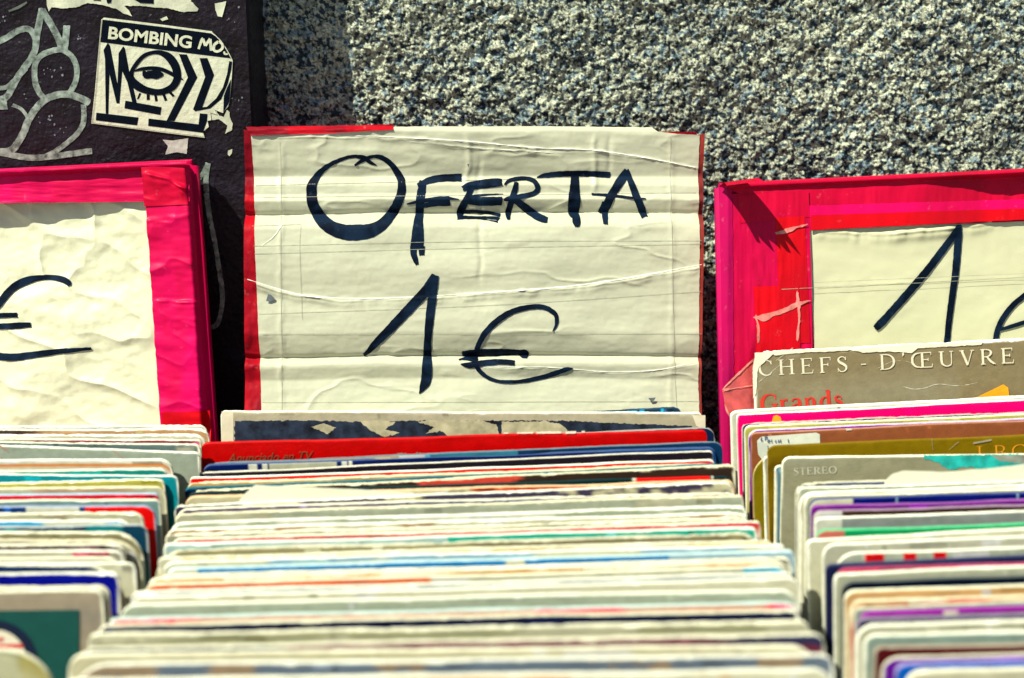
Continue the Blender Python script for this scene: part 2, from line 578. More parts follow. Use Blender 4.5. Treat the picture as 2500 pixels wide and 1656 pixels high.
def ragged(pts, amp=1.2, step=4, seed=1):
    """closed outline with torn edges"""
    P = np.array(list(pts) + [pts[0]], float)
    out = []
    for a, b in zip(P[:-1], P[1:]):
        n = max(1, int(np.hypot(*(b - a)) / step))
        for t in np.linspace(0, 1, n, endpoint=False):
            out.append(a + (b - a) * t)
    out = np.array(out)
    s = np.arange(len(out))
    out[:, 0] += amp * fbm(s * .7, 1.5, seed, 3)
    out[:, 1] += amp * fbm(s * .7, 6.5, seed + 9, 3)
    return out

def build_posters():
    z1 = lambda L: [(x / 2.8, y / 2.8) for x, y in L]
    o = poly('torn_poster', PN, ragged(z1([(318, -90), (322, 40), (335, 80), (352, 50), (440, 58), (520, 52), (600, 22), (700, 34), (800, 62), (850, 95), (905, 112), (880, 70), (850, 42), (960, 40), (1060, 52), (1150, 58), (1250, 82), (1350, 78), (1358, 60), (1310, 12), (1300, -90)]), 1.6, 4, 5), M_POSTER, .0006)
    tag(o, 'torn remains of a pale poster above the square eye sticker', 'poster')
    polys('printing', PN, [z1(p) for p in [[(600, -90), (690, -90), (690, 6), (640, 2), (622, -20)], [(712, -90), (780, -90), (760, 20), (735, 24)], [(905, -90), (1050, -90), (1052, 26), (960, 20), (918, -5)]]], M_BLACK, .0009, o)
    o = poly('poster_scrap', PN, ragged(z1([(1468, 25), (1548, 10), (1535, 60), (1520, 118), (1490, 112), (1475, 70)]), .8, 3, 8), M_POSTER, .0006)
    tag(o, 'small curled scrap of pale paper hanging near the panel edge', 'paper scrap')
    o = poly('poster_scrap', PN, ragged(z1([(1112, 955), (1180, 962), (1288, 946), (1276, 1052), (1210, 1040), (1130, 1056), (1150, 1000)]), 1.0, 3, 9), mat('grey_scrap', (.42, .40, .36), .7, .3, .3, 90, .5), .0004)
    tag(o, 'grubby grey paper scrap below the square eye sticker', 'paper scrap')
    o = poly('poster_scrap', PN, ragged(z1([(1470, 745), (1500, 790), (1530, 800), (1552, 752), (1572, 765), (1570, 800), (1592, 850), (1585, 890), (1540, 915), (1555, 860), (1500, 815), (1452, 822), (1440, 780)]), 1.2, 3, 10), M_POSTER, .0005)
    tag(o, 'jagged torn paper scrap at the broken corner of the eye sticker', 'paper scrap')
    o = poly('poster_scrap', PN, ragged(z1([(1560, 1030), (1588, 1020), (1586, 1048), (1570, 1068), (1558, 1058)]), .6, 3, 11), M_POSTER, .0005)
    tag(o, 'tiny pale paper flake stuck beside the red-edged OFERTA sign', 'paper scrap')
    o = poly('poster_scrap', PN, ragged(z1([(60, 70), (120, 45), (185, 10), (188, 22), (130, 62), (62, 82)]), .8, 3, 12), mat('dark_scrap', (.10, .12, .10), .6, .3, .4, 90, .5), .0006)
    tag(o, 'thin dark paper sliver peeling off above the graffiti', 'paper scrap')
    o = poly('poster_scrap', PN, ragged(z1([(1095, 130), (1140, 112), (1152, 132), (1110, 145)]), .8, 3, 13), M_POSTER, .0006)
    tag(o, 'tiny pale paper flake just above the square eye sticker', 'paper scrap')
build_posters()

def build_sticker():
    k = lambda L: [(210 + x / 4.9, 30 + y / 4.9) for x, y in L]
    outline = k([(218, 64), (560, 104), (1000, 160), (1508, 228), (1518, 246), (1560, 280), (1620, 340), (1680, 430), (1720, 500), (1758, 578), (1745, 800), (1722, 1070), (1700, 1130), (1640, 1205), (1600, 1190), (1540, 1165), (1572, 1225), (1492, 1200), (1502, 1290), (1456, 1300), (1472, 1370), (1400, 1430), (1424, 1502), (1000, 1450), (500, 1385), (68, 1330), (110, 950), (150, 500), (188, 88)])
    o = poly('sticker', PN, outline, mat('sticker_paper', (.58, .61, .46), .5, .3, .08, 120, .7, 230), .0009)
    tag(o, 'square black and white vinyl sticker with a lidded eye drawing', 'sticker')
    A, B = M_BLACK, o
    polys('printed_header', PN, [k([(202, 88), (560, 132), (1000, 186), (1500, 252), (1552, 286), (1612, 345), (1672, 435), (1712, 508), (1738, 552), (1200, 486), (700, 424), (176, 356)])], A, .00105, B)
    ink = [
        k([(265, 365), (292, 400), (380, 860), (392, 600), (394, 490), (450, 405), (470, 430), (520, 700), (545, 790), (610, 1075), (560, 1090), (500, 840), (438, 705), (405, 1092), (370, 1088), (285, 740), (272, 1215), (240, 1210), (232, 560), (214, 452)]),
        k([(1115, 500), (1210, 505), (1335, 780), (1062, 1300), (968, 1296), (1222, 780)]),
        k([(1362, 550), (1455, 548), (1536, 750), (1395, 1135), (1450, 1130), (1560, 1030), (1640, 900), (1690, 740), (1716, 585), (1750, 590), (1742, 680), (1700, 850), (1620, 1040), (1490, 1150), (1310, 1185), (1284, 1160), (1428, 775)]),
        k([(1690, 900), (1738, 800), (1720, 1070), (1645, 1200), (1652, 1000)]),
        k([(128, 1200), (632, 1258), (615, 1352), (122, 1292)]),
        k([(475, 1056), (908, 1135), (893, 1228), (464, 1148)]),
        k([(752, 1270), (1350, 1340), (1365, 1208), (1456, 1216), (1450, 1300), (1400, 1440), (1100, 1402), (748, 1358)]),
        k([(640, 965), (665, 970), (635, 1035), (612, 1040)]), k([(730, 980), (765, 985), (766, 1046), (730, 1050)]),
        k([(820, 990), (850, 992), (862, 1058), (832, 1068)]), k([(915, 980), (945, 970), (976, 1052), (946, 1060)]), k([(985, 955), (1015, 940), (1068, 998), (1040, 1012)]),
    ]
    polys('printed_marks', PN, ink, A, .00105, B)
    kk = lambda x, y, w: (210 + x / 4.9, 30 + y / 4.9, w / 4.9)
    eye = [
        [kk(*p) for p in [(540, 760, 60), (560, 690, 50), (620, 600, 50), (700, 520, 50), (800, 482, 45), (900, 485, 60), (1000, 540, 95), (1070, 640, 100), (1095, 740, 95), (1090, 810, 90), (1040, 890, 85), (950, 940, 75), (850, 955, 75), (720, 930, 85), (620, 880, 100), (560, 820, 90), (540, 760, 60)]],
        [kk(*p) for p in [(580, 705, 12), (660, 680, 40), (780, 668, 45), (900, 680, 45), (1000, 720, 45), (1080, 765, 40), (1165, 805, 12)]],
        [kk(*p) for p in [(690, 700, 20), (720, 745, 90), (780, 745, 90), (850, 740, 120), (900, 745, 70), (930, 745, 30)]],
    ]
    ribbons('eye_drawing', PN, eye, Z0, A, .0012, B, 3, .2, 5)
    WH = bpy.data.materials['sticker_paper']
    p = k([(268, 312), (1262, 428)])
    lettering('printed_words', PN, 'BOMBING', p[0], p[1], 30, WH, .0013, B, .028)
    mo = [[kk(*q) for q in L] for L in [
        [(1350, 440, 26), (1390, 330, 34), (1402, 318, 34)], [(1402, 318, 34), (1432, 400, 32)], [(1432, 400, 32), (1490, 318, 34)], [(1490, 318, 34), (1502, 460, 32)],
        [(1590, 350, 34), (1540, 390, 34), (1535, 450, 32), (1580, 468, 30), (1635, 430, 32), (1630, 375, 30), (1590, 350, 34)], [(1655, 470, 22), (1665, 498, 24), (1700, 500, 18)]]]
    ribbons('handwritten_word', PN, mo, Z0, WH, .0013, B, 2, .2, 5)
    fl = [[kk(*q) for q in L] for L in [[(75, 1318, 4), (700, 1400, 4), (1415, 1490, 4)], [(80, 1318, 4), (125, 930, 4), (160, 500, 4), (196, 95, 4)]]]
    ribbons('border_line', PN, fl, Z0, A, .00125, B, 5, .1, 3)
build_sticker()

# ------------------------------------------------------------------ the price boards
M_INK = mat_tape('marker_ink', (.0016, .005, .014), (.0045, .014, .034), 55, .6, .05, 0, .16, (1, 1, 1), (.05, .08, .12), .1)
M_CORE = mat('cardboard_core', (.36, .24, .14), .7, .3, .15, 90)
M_RED = mat_tape('red_tape', (.40, .002, .010), (.20, .002, .010), 30, dirt=.12)
M_PINK = mat_tape('pink_tape', (.68, .001, .105), (.54, .001, .060))
M_CRIM = mat_tape('crimson_tape', (.54, .001, .034), (.38, .001, .022))
M_ORED = mat_tape('scarlet_tape', (.62, .002, .008), (.45, .002, .010))
M_PLUM = mat_tape('plum_tape', (.40, .001, .075), (.26, .001, .055))
M_CLEAR = mat('frosted_tape', (.66, .20, .17), .30, .5, .45, 160, .3, 300, coat=.6)
M_SEAM = mat('tape_edge_dirt', (.36, .36, .27), .5, .3, .3, 200)
M_GLINT = mat('tape_fold_and_glint', (.88, .88, .78), .14, .6, .05, 100, coat=1.0)  # near-white colour for the glints painted along the sign's tape folds
M_PAPER = mat('sign_paper', (.50, .51, .375), .40, .35, .06, 14, .10, 260, coat=.45)
M_PAPER2 = mat('wrinkled_paper', (.64, .645, .46), .55, .35, .03, 14, .10, 260)
M_PAPER3 = mat('cream_card', (.55, .55, .36), .46, .3, .04, 12, .08, 260, coat=.12)

def lean_axes(lean, yaw, roll=0.0):
    U = Vector((math.cos(yaw), math.sin(yaw), 0))
    V = Vector((0, 0, 1)) 
    V = Matrix.Rotation(-math.radians(lean), 3, U) @ V
    N = U.cross(V)
    R = Matrix.Rotation(math.radians(roll), 3, N)
    return R @ U, R @ V

def board_core(name, pl, quad, thick, m, parent, sink=.0012, bev=.003):
    """the cardboard slab itself, down to the bin floor: front face just under the sheets"""
    bm = bmesh.new()
    q = [pl.uv(*c) for c in quad]
    lo = (BASE_Z + .002 - pl.O.z) / pl.V.z
    k = [q[0], q[1], (q[1][0] + (q[2][0] - q[1][0]) * (q[1][1] - lo) / (q[1][1] - q[2][1]), lo), (q[0][0] + (q[3][0] - q[0][0]) * (q[0][1] - lo) / (q[0][1] - q[3][1]), lo)]
    vs = []
    for d in (-sink, -sink - thick):
        vs.append([bm.verts.new(pl.O + pl.U * u + pl.V * v + pl.N * d) for u, v in k])
    f, b = vs
    bm.faces.new([f[0], f[3], f[2], f[1]])
    bm.faces.new([b[0], b[1], b[2], b[3]])
    for i in range(4):
        j = (i + 1) % 4
        bm.faces.new([f[i], f[j], b[j], b[i]])
    bmesh.ops.recalc_face_normals(bm, faces=bm.faces)
    bmesh.ops.bevel(bm, geom=list(bm.edges), offset=bev, segments=3, affect='EDGES')
    return bm_obj(name, bm, m, parent, True)

def bump_line(X, Y, pts, w, amp, asym=0.0):
    """a raised fold along a line given by (x, y) points"""
    p = np.array(pts, float)
    yy = np.interp(X, p[:, 0], p[:, 1])
    m = sstep(p[0, 0] - 5, p[0, 0] + 25, X) * (1 - sstep(p[-1, 0] - 25, p[-1, 0] + 5, X))
    d = (Y - yy) + 2.2 * vn(X / 22., .4, 93)
    amp = amp * np.clip(.62 + .75 * fbm(X / 46., float(w), 91, 3), .05, 1.4)
    return amp * m * (np.exp(-(d / w) ** 2) + asym * np.exp(-((d - 2.2 * w) / (2.5 * w)) ** 2))

# --- the tall centre sign
U, V = lean_axes(12.0, math.radians(4.0))
SG = Plane(CAM + ray(1160, 1000) * 0.968, U, V)
_tab = np.array([(300, 0), (330, -.10), (420, -.15), (428, -.10), (433, .22), (450, .20), (456, -.03), (473, -.03), (476, .24), (488, .20), (492, -.16), (510, -.24), (519, -.50), (522, -.50), (525, .52), (538, .46), (547, .34),
                 (562, .04), (600, 0), (700, -.05), (760, .02), (812, -.02), (818, -.10), (855, -.17), (864, -.24), (870, -.60), (873, -.60), (876, .60), (886, .50), (893, .08), (903, -.10), (926, -.12), (933, .08), (960, .05), (1040, .09), (1200, .0)])
_yy = np.arange(300, 1200, .5)
_sl = np.interp(_yy, _tab[:, 0], _tab[:, 1])
_sl -= _sl[:1400].mean() * (_yy < 1000)
_hh = np.cumsum(_sl) * .5 * 0.00028 * 2.3

def h_sign(X, Y):
    wob = 7 * fbm(X / 330., 3.1, 5, 2) + 10 * (X - 1160) / 1120. * 0 + 3.0 * fbm(X / 90., 1.1, 6, 2)
    yc = Y + wob * sstep(400, 520, Y)
    h = np.interp(yc, _yy, _hh)
    att = .55 + .45 * vn(X / 260., .4, 77)
    h = h * np.clip(.95 + .35 * vn(X / 420., .7, 78), .6, 1.2)
    # soft dents and crumples of paper under tape
    h = h + .0013 * fbm(X / 230. + .5 * fbm(X / 200., Y / 200., 20, 2), Y / 95., 15, 2) + .00048 * fbm(X / 110., Y / 34., 16, 3) + .00010 * fbm(X / 14., Y / 14., 17, 2)
    rr = 1 - np.abs(fbm(X / 210. + .4 * Y / 100., Y / 75. - X / 900., 18, 3)) * 5.0
    h = h + .00060 * np.clip(rr, 0, 1) ** 2 * sstep(-.2, .3, fbm(X / 260., Y / 160., 19, 2))
    # folds in the clear tape
    h = h + bump_line(X, Y, [(660, 335), (860, 336), (1000, 338), (1120, 345), (1300, 362), (1440, 366), (1560, 384), (1715, 412)], 3.0, .0011, .5)
    h = h + bump_line(X, Y, [(980, 338), (1150, 360), (1330, 372), (1480, 372)], 2.2, .0006, .3)
    h = h + bump_line(X, Y, [(605, 684), (660, 706), (720, 722), (830, 735), (950, 733), (1060, 727), (1200, 716), (1400, 704), (1560, 680), (1718, 652)], 3.2, .0013, .8)
    h = h + bump_line(X, Y, [(1180, 900), (1340, 900), (1480, 912), (1600, 908), (1708, 888)], 2.5, .0007, .6)
    h = h + bump_line(X, Y, [(1500, 530), (1560, 548), (1640, 540), (1715, 520)], 4, .0013, .6)
    # vertical creases
    for x0, a, y0, y1 in ((1142, .0007, 330, 480), (1172, -.0006, 380, 690), (1452, .0008, 330, 470), (1490, -.0006, 330, 420), (686, .0004, 350, 1000), (1640, .0004, 340, 1000)):
        h = h + a * np.exp(-((X - x0 - 5 * vn(Y / 40., .2, int(x0))) / 7.) ** 2) * sstep(y0 - 10, y0 + 20, Y) * (1 - sstep(y1 - 20, y1 + 10, Y))
    # the sheet rolls over the top edge of the board
    top = 307.0
    r = 16.0
    q = np.clip((top + r - Y) / r, 0, 1)
    h = h * sstep(306, 330, Y) - .0045 * (1 - np.sqrt(np.clip(1 - q * q, 0, 1)))
    return h

def build_sign():
    o = empty('price_sign', (SG.O.x, SG.O.y, BASE_Z))
    tag(o, 'tall cream price sign hand-lettered OFERTA with red taped edges', 'sign')
    board_core('board', SG, [(593, 307), (1721, 318), (1711, 1000), (597, 1000)], .010, M_RED, o, .0105)
    top = lambda X: np.interp(X, [600, 640, 700, 800, 900, 960, 1300, 1590, 1606, 1650, 1690, 1720], [331, 329, 328, 327, 320, 309, 307, 311, 322, 327, 329, 333]) + 1.2 * fbm(X / 16., .5, 3, 3)
    patch('paper', SG, [(613, 330), (1708, 330), (1706, 1180), (645, 1180)], h_sign, M_PAPER, .0004, 460, 380, o, (0, 1.5, 0, 1.0), 4, None, top)
    hr = lambda X, Y: h_sign(X, Y) + .0006 * fbm(X / 20., Y / 30., 25, 3) + bump_line(X, Y, [(590, 470), (645, 474)], 3, .0006) + bump_line(X, Y, [(590, 512), (645, 520)], 3, .0006) + bump_line(X, Y, [(590, 862), (645, 868)], 3, .0008)
    patch('tape_strip', SG, [(595, 316), (640, 332), (670, 1180), (597, 1180)], hr, M_RED, -.0002, 24, 260, o, (0, .8, 0, 0), 9)
    patch('tape_strip', SG, [(1690, 332), (1721, 326), (1711, 1180), (1685, 1180)], hr, mat_tape('brick_tape', (.28, .035, .025), (.16, .02, .02), dirt=.2), -.0002, 14, 200, o, (0, .5, 0, .5), 12)
    patch('tape_strip', SG, [(600, 310), (960, 304), (960, 318), (612, 332)], lambda X, Y: .0008 * fbm(X / 40., Y / 8., 35, 3) - .002 * sstep(318, 306, Y), M_RED, .0012, 140, 10, o, (1, 0, 1, 0), 14)
    # lettering
    z3 = lambda x, y, w: (560 + x / 3.698, 280 + y / 3.698, w / 3.698)
    z4 = lambda x, y, w: (1150 + x / 3.642, 280 + y / 3.642, w / 3.642)
    z9 = lambda x, y, w: (980 + x / 6.03, 400 + y / 6.03, w / 6.03)
    z5 = lambda x, y, w: (560 + x / 3.409, 620 + y / 3.409, w / 3.409)
    z6 = lambda x, y, w: (1100 + x / 3.267, 620 + y / 3.267, w / 3.267)
    L = []
    add = lambda f, *st: L.extend([[f(*p) for p in s] for s in st])
    add(z3, [(1328, 455, 8), (1270, 428, 34), (1215, 388, 42), (1120, 375, 30), (1020, 398, 34), (920, 442, 40), (835, 500, 50), (775, 570, 70), (742, 640, 90), (738, 700, 96), (748, 790, 100), (775, 860, 105), (830, 945, 115), (920, 1020, 125), (1040, 1062, 140), (1150, 1065, 145), (1270, 1050, 130), (1370, 1000, 110), (1445, 920, 95), (1510, 820, 88), (1545, 730, 82), (1556, 650, 75), (1546, 575, 70), (1500, 495, 58), (1440, 425, 48), (1370, 384, 40), (1295, 376, 32), (1215, 402, 36), (1128, 456, 22)])
    add(z3, [(1745, 590, 60), (1740, 650, 72), (1725, 760, 78), (1718, 880, 76), (1706, 980, 88), (1700, 1080, 108), (1695, 1170, 118), (1688, 1215, 112)], [(1662, 1190, 60), (1664, 1260, 58), (1680, 1310, 46), (1696, 1358, 28)], [(1735, 1190, 58), (1737, 1272, 50)],
        [(1698, 636, 34), (1800, 592, 62), (1920, 568, 68), (2100, 562, 72)], [(1602, 808, 14), (1700, 785, 30), (1850, 764, 44), (1985, 754, 44)], [(1975, 752, 32), (2072, 764, 10)], [(1750, 822, 40), (1870, 803, 48), (1995, 798, 52)])
    add(z9, [(905, 365, 80), (1000, 328, 125), (1150, 300, 135), (1300, 280, 140), (1420, 268, 130), (1490, 262, 100)], [(960, 505, 50), (1100, 468, 40), (1300, 448, 28), (1505, 442, 12)], [(910, 520, 80), (1050, 548, 115), (1250, 550, 135), (1490, 545, 125)],
        [(1050, 320, 80), (1005, 430, 85), (955, 540, 105), (900, 640, 115), (870, 720, 110), (850, 795, 50)], [(930, 700, 50), (1150, 702, 45), (1350, 724, 46), (1465, 756, 56)], [(825, 790, 56), (960, 785, 52), (1100, 790, 44), (1250, 788, 44), (1400, 800, 56), (1440, 820, 70)], [(1160, 808, 14), (1300, 828, 14), (1420, 850, 34)])
    add(z9, [(1522, 305, 30), (1580, 250, 55), (1650, 222, 62), (1750, 206, 62), (1850, 206, 62), (1950, 240, 72), (2006, 310, 80), (2012, 380, 80), (1960, 430, 76), (1850, 462, 80), (1700, 490, 80), (1580, 512, 76), (1508, 532, 34)], [(1702, 262, 66), (1676, 380, 88), (1640, 500, 92), (1600, 640, 92), (1578, 750, 80), (1588, 822, 46)], [(1660, 545, 70), (1720, 560, 100), (1800, 620, 112), (1900, 690, 116), (2010, 770, 122), (2100, 812, 112), (2160, 825, 84)])
    add(z4, [(594, 553, 14), (680, 535, 46), (850, 522, 50), (1050, 521, 50), (1248, 531, 52)], [(932, 535, 70), (928, 640, 84), (924, 760, 112), (924, 870, 96), (940, 905, 72), (940, 960, 74), (940, 998, 36)])
    add(z4, [(1396, 490, 50), (1345, 575, 80), (1275, 680, 72), (1215, 800, 78), (1200, 880, 56), (1195, 975, 42)], [(1200, 780, 60), (1158, 872, 44)], [(1386, 490, 50), (1430, 600, 58), (1480, 740, 66), (1530, 850, 66), (1550, 912, 62)], [(1078, 703, 20), (1250, 716, 26), (1450, 742, 22), (1558, 747, 10)])
    add(z5, [(1712, 180, 66), (1640, 300, 84), (1500, 452, 84), (1350, 612, 76), (1220, 742, 60), (1170, 800, 46), (1118, 848, 28)], [(1710, 178, 66), (1692, 330, 72), (1670, 500, 72), (1652, 700, 62), (1648, 850, 72), (1644, 960, 86), (1636, 1060, 84), (1612, 1110, 60), (1580, 1165, 8)])
    add(z6, [(810, 620, 6), (838, 575, 24), (842, 500, 34), (800, 452, 38), (720, 422, 38), (620, 426, 42), (500, 456, 46), (400, 512, 48), (310, 590, 48), (250, 670, 46), (215, 755, 42), (200, 850, 42), (216, 912, 38), (270, 968, 32), (350, 1010, 28), (450, 1022, 28), (570, 1018, 30), (700, 994, 34), (820, 960, 40), (920, 925, 38), (978, 915, 12)],
        [(92, 800, 40), (200, 795, 62), (350, 790, 62), (480, 788, 52), (545, 790, 44), (590, 800, 72), (625, 820, 40)], [(66, 845, 8), (120, 838, 26), (220, 842, 50)], [(80, 880, 8), (150, 888, 48), (280, 870, 44), (400, 862, 42), (512, 870, 40)])
    ribbons('marker_lettering', SG, L, h_sign, M_INK, .0007, o, 2.2, .9, 7)
    # edges of the clear tape, a thumbtack hole, dirt
    seams = [[(622, 452), (1000, 443), (1450, 430)], [(622, 481), (900, 479), (1700, 470)], [(615, 552), (735, 548)], [(620, 601), (1150, 590), (1712, 588)], [(622, 620), (1150, 606), (1712, 596)], [(632, 767), (1200, 745), (1712, 712)], [(640, 816), (1712, 815)], [(640, 983), (1708, 980)], [(683, 345), (686, 600), (688, 1000)], [(1637, 335), (1642, 700), (1652, 1000)], [(735, 548), (732, 600), (735, 690), (738, 780)]]
    ribbons('tape_edges', SG, [[(x, y, .85) for x, y in s] for s in seams], h_sign, M_SEAM, .0007, o, 5, .25, 3)
    each(polys, 'dirt_mark', SG, [[(655, 718), (662, 720), (671, 728), (670, 733), (658, 737), (650, 735)], [(1582, 972), (1600, 970), (1596, 978), (1588, 980)], [(1140, 402), (1146, 400), (1144, 410)]], mat('dirt', (.10, .12, .14), .7, .3, .3, 200), .0016, o)
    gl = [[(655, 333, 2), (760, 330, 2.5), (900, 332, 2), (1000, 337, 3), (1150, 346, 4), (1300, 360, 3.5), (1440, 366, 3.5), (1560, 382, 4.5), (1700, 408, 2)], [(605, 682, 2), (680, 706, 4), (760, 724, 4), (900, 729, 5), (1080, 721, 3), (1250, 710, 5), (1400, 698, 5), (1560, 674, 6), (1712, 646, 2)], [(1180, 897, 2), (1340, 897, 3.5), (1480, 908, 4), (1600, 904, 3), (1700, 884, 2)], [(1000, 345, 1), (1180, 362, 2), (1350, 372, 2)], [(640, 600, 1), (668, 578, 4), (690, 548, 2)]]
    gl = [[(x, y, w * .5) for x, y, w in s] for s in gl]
    each(ribbons, 'tape_fold_and_glint', SG, gl, h_sign, M_GLINT, .0008, o, 4, .9, 5)  # highlights put in as pale ribbons on top of the modelled folds
build_sign()

# --- the pink box with only a euro sign showing, in front of the door panel
U, V = lean_axes(11.0, math.radians(-3.0), 2.2)
LB = Plane(CAM + ray(440, 1040) * 0.972, U, V)
def h_euro(X, Y):
    h = .0022 * fbm(X / 210. + Y / 500., Y / 150. - X / 600., 21, 3) + .0016 * fbm(X / 90. + Y / 160., Y / 62. - X / 300., 22, 3)
    rr = np.clip(1 - np.abs(fbm(X / 150., Y / 110. - X / 260., 24, 2)) * 2.4, 0, 1) ** 2
    h = h + .0018 * rr + .00012 * fbm(X / 12., Y / 12., 23, 2)
    return h * sstep(400, 330, X) 
def build_euro_box():
    o = empty('pink_box', (LB.O.x, LB.O.y, BASE_Z))
    tag(o, 'pink-taped cardboard box with a handwritten euro sign before the graffiti door', 'box')
    board_core('cardboard_body', LB, [(-420, 430), (464, 387), (512, 1060), (-420, 1060)], .018, M_PINK, o, .0085, .004)
    patch('paper', LB, [(-420, 470), (385, 470), (412, 1160), (-420, 1160)], h_euro, M_PAPER2, -.0012, 420, 300, o, (0, 0, 0, 0), 4)
    flare = lambda X: .0030 + .0075 * sstep(350, 20, X) + .0016 * fbm(X / 70., .3, 33, 2)
    lip = lambda X: .0042 + .0016 * fbm(X / 110., .7, 34, 2)
    def h_top(X, Y):
        t = (Y - 395 - .035 * (430 - X) * 0) 
        e = np.interp(X, [-420, 450], [432, 390])            # top edge
        s = Y - e
        return (lip(X) + .001) * sstep(2, 8, s) * (1 - sstep(13, 25, s)) - .006 * (1 - sstep(-2, 6, s)) + flare(X) * sstep(0, 6, s) + .0006 * fbm(X / 90., Y / 14., 36, 3)
    patch('tape_strip', LB, [(-420, 432), (464, 388), (468, 492), (-420, 502)], h_top, M_PINK, .001, 340, 60, o, (0, 0, 1.0, 0), 5)
    hb = lambda X, Y: .0012 * fbm(X / 90., Y / 40., 41, 3) + .0010 * np.clip(1 - 2.5 * np.abs(fbm(X / 200. + Y / 400., Y / 75. - X / 160., 42, 2)), 0, 1) ** 2 + bump_line(X, Y + .05 * X, [(350, 560), (520, 545)], 6, .0012, .4) + bump_line(X, Y, [(375, 735), (520, 738)], 4, .0016, .5) - .006 * sstep(452, 470, X - .06 * (Y - 400)) ** 2 
    patch('tape_strip', LB, [(355, 412), (466, 404), (514, 1160), (405, 1160)], lambda X, Y: hb(X, Y) + .003 * (1 - sstep(415, 500, Y)), M_PINK, .0042, 70, 330, o, (2, 0, 0, 1.2), 6)
    patch('tape_strip', LB, [(354, 408), (458, 404), (464, 500), (358, 505)], lambda X, Y: hb(X, Y) + .003 * (1 - sstep(415, 500, Y)) + bump_line(X, Y, [(360, 425), (420, 440), (475, 470)], 5, .003, .5), mat_tape('rose_tape', (.66, .001, .05), (.50, .001, .03)), .0048, 60, 50, o, (2.5, 0, 0, 1), 7)
    patch('tape_strip', LB, [(401, 1005), (512, 1002), (518, 1160), (408, 1160)], hb, M_ORED, .0048, 40, 40, o, (2, 0, 0, 0), 8)
    z2 = lambda x, y, w: (x / 2.09, 350 + y / 2.09, w / 2.09)
    e = [[(-60, 900, 36), (-30, 850, 36), (0, 815, 36), (60, 742, 40), (130, 702, 40), (220, 685, 26), (300, 690, 30), (345, 708, 30), (356, 728, 16)], [(-40, 878, 24), (20, 878, 24), (90, 876, 24)], [(-40, 936, 26), (80, 931, 32), (158, 926, 24)], [(-60, 1080, 36), (60, 1092, 38), (150, 1082, 34), (300, 1062, 28), (466, 1048, 14)]]
    ribbons('marker_lettering', LB, [[z2(*p) for p in s] for s in e], lambda X, Y: h_euro(X, Y), M_INK, -.0006, o, 2.5, .8, 7)
build_euro_box()

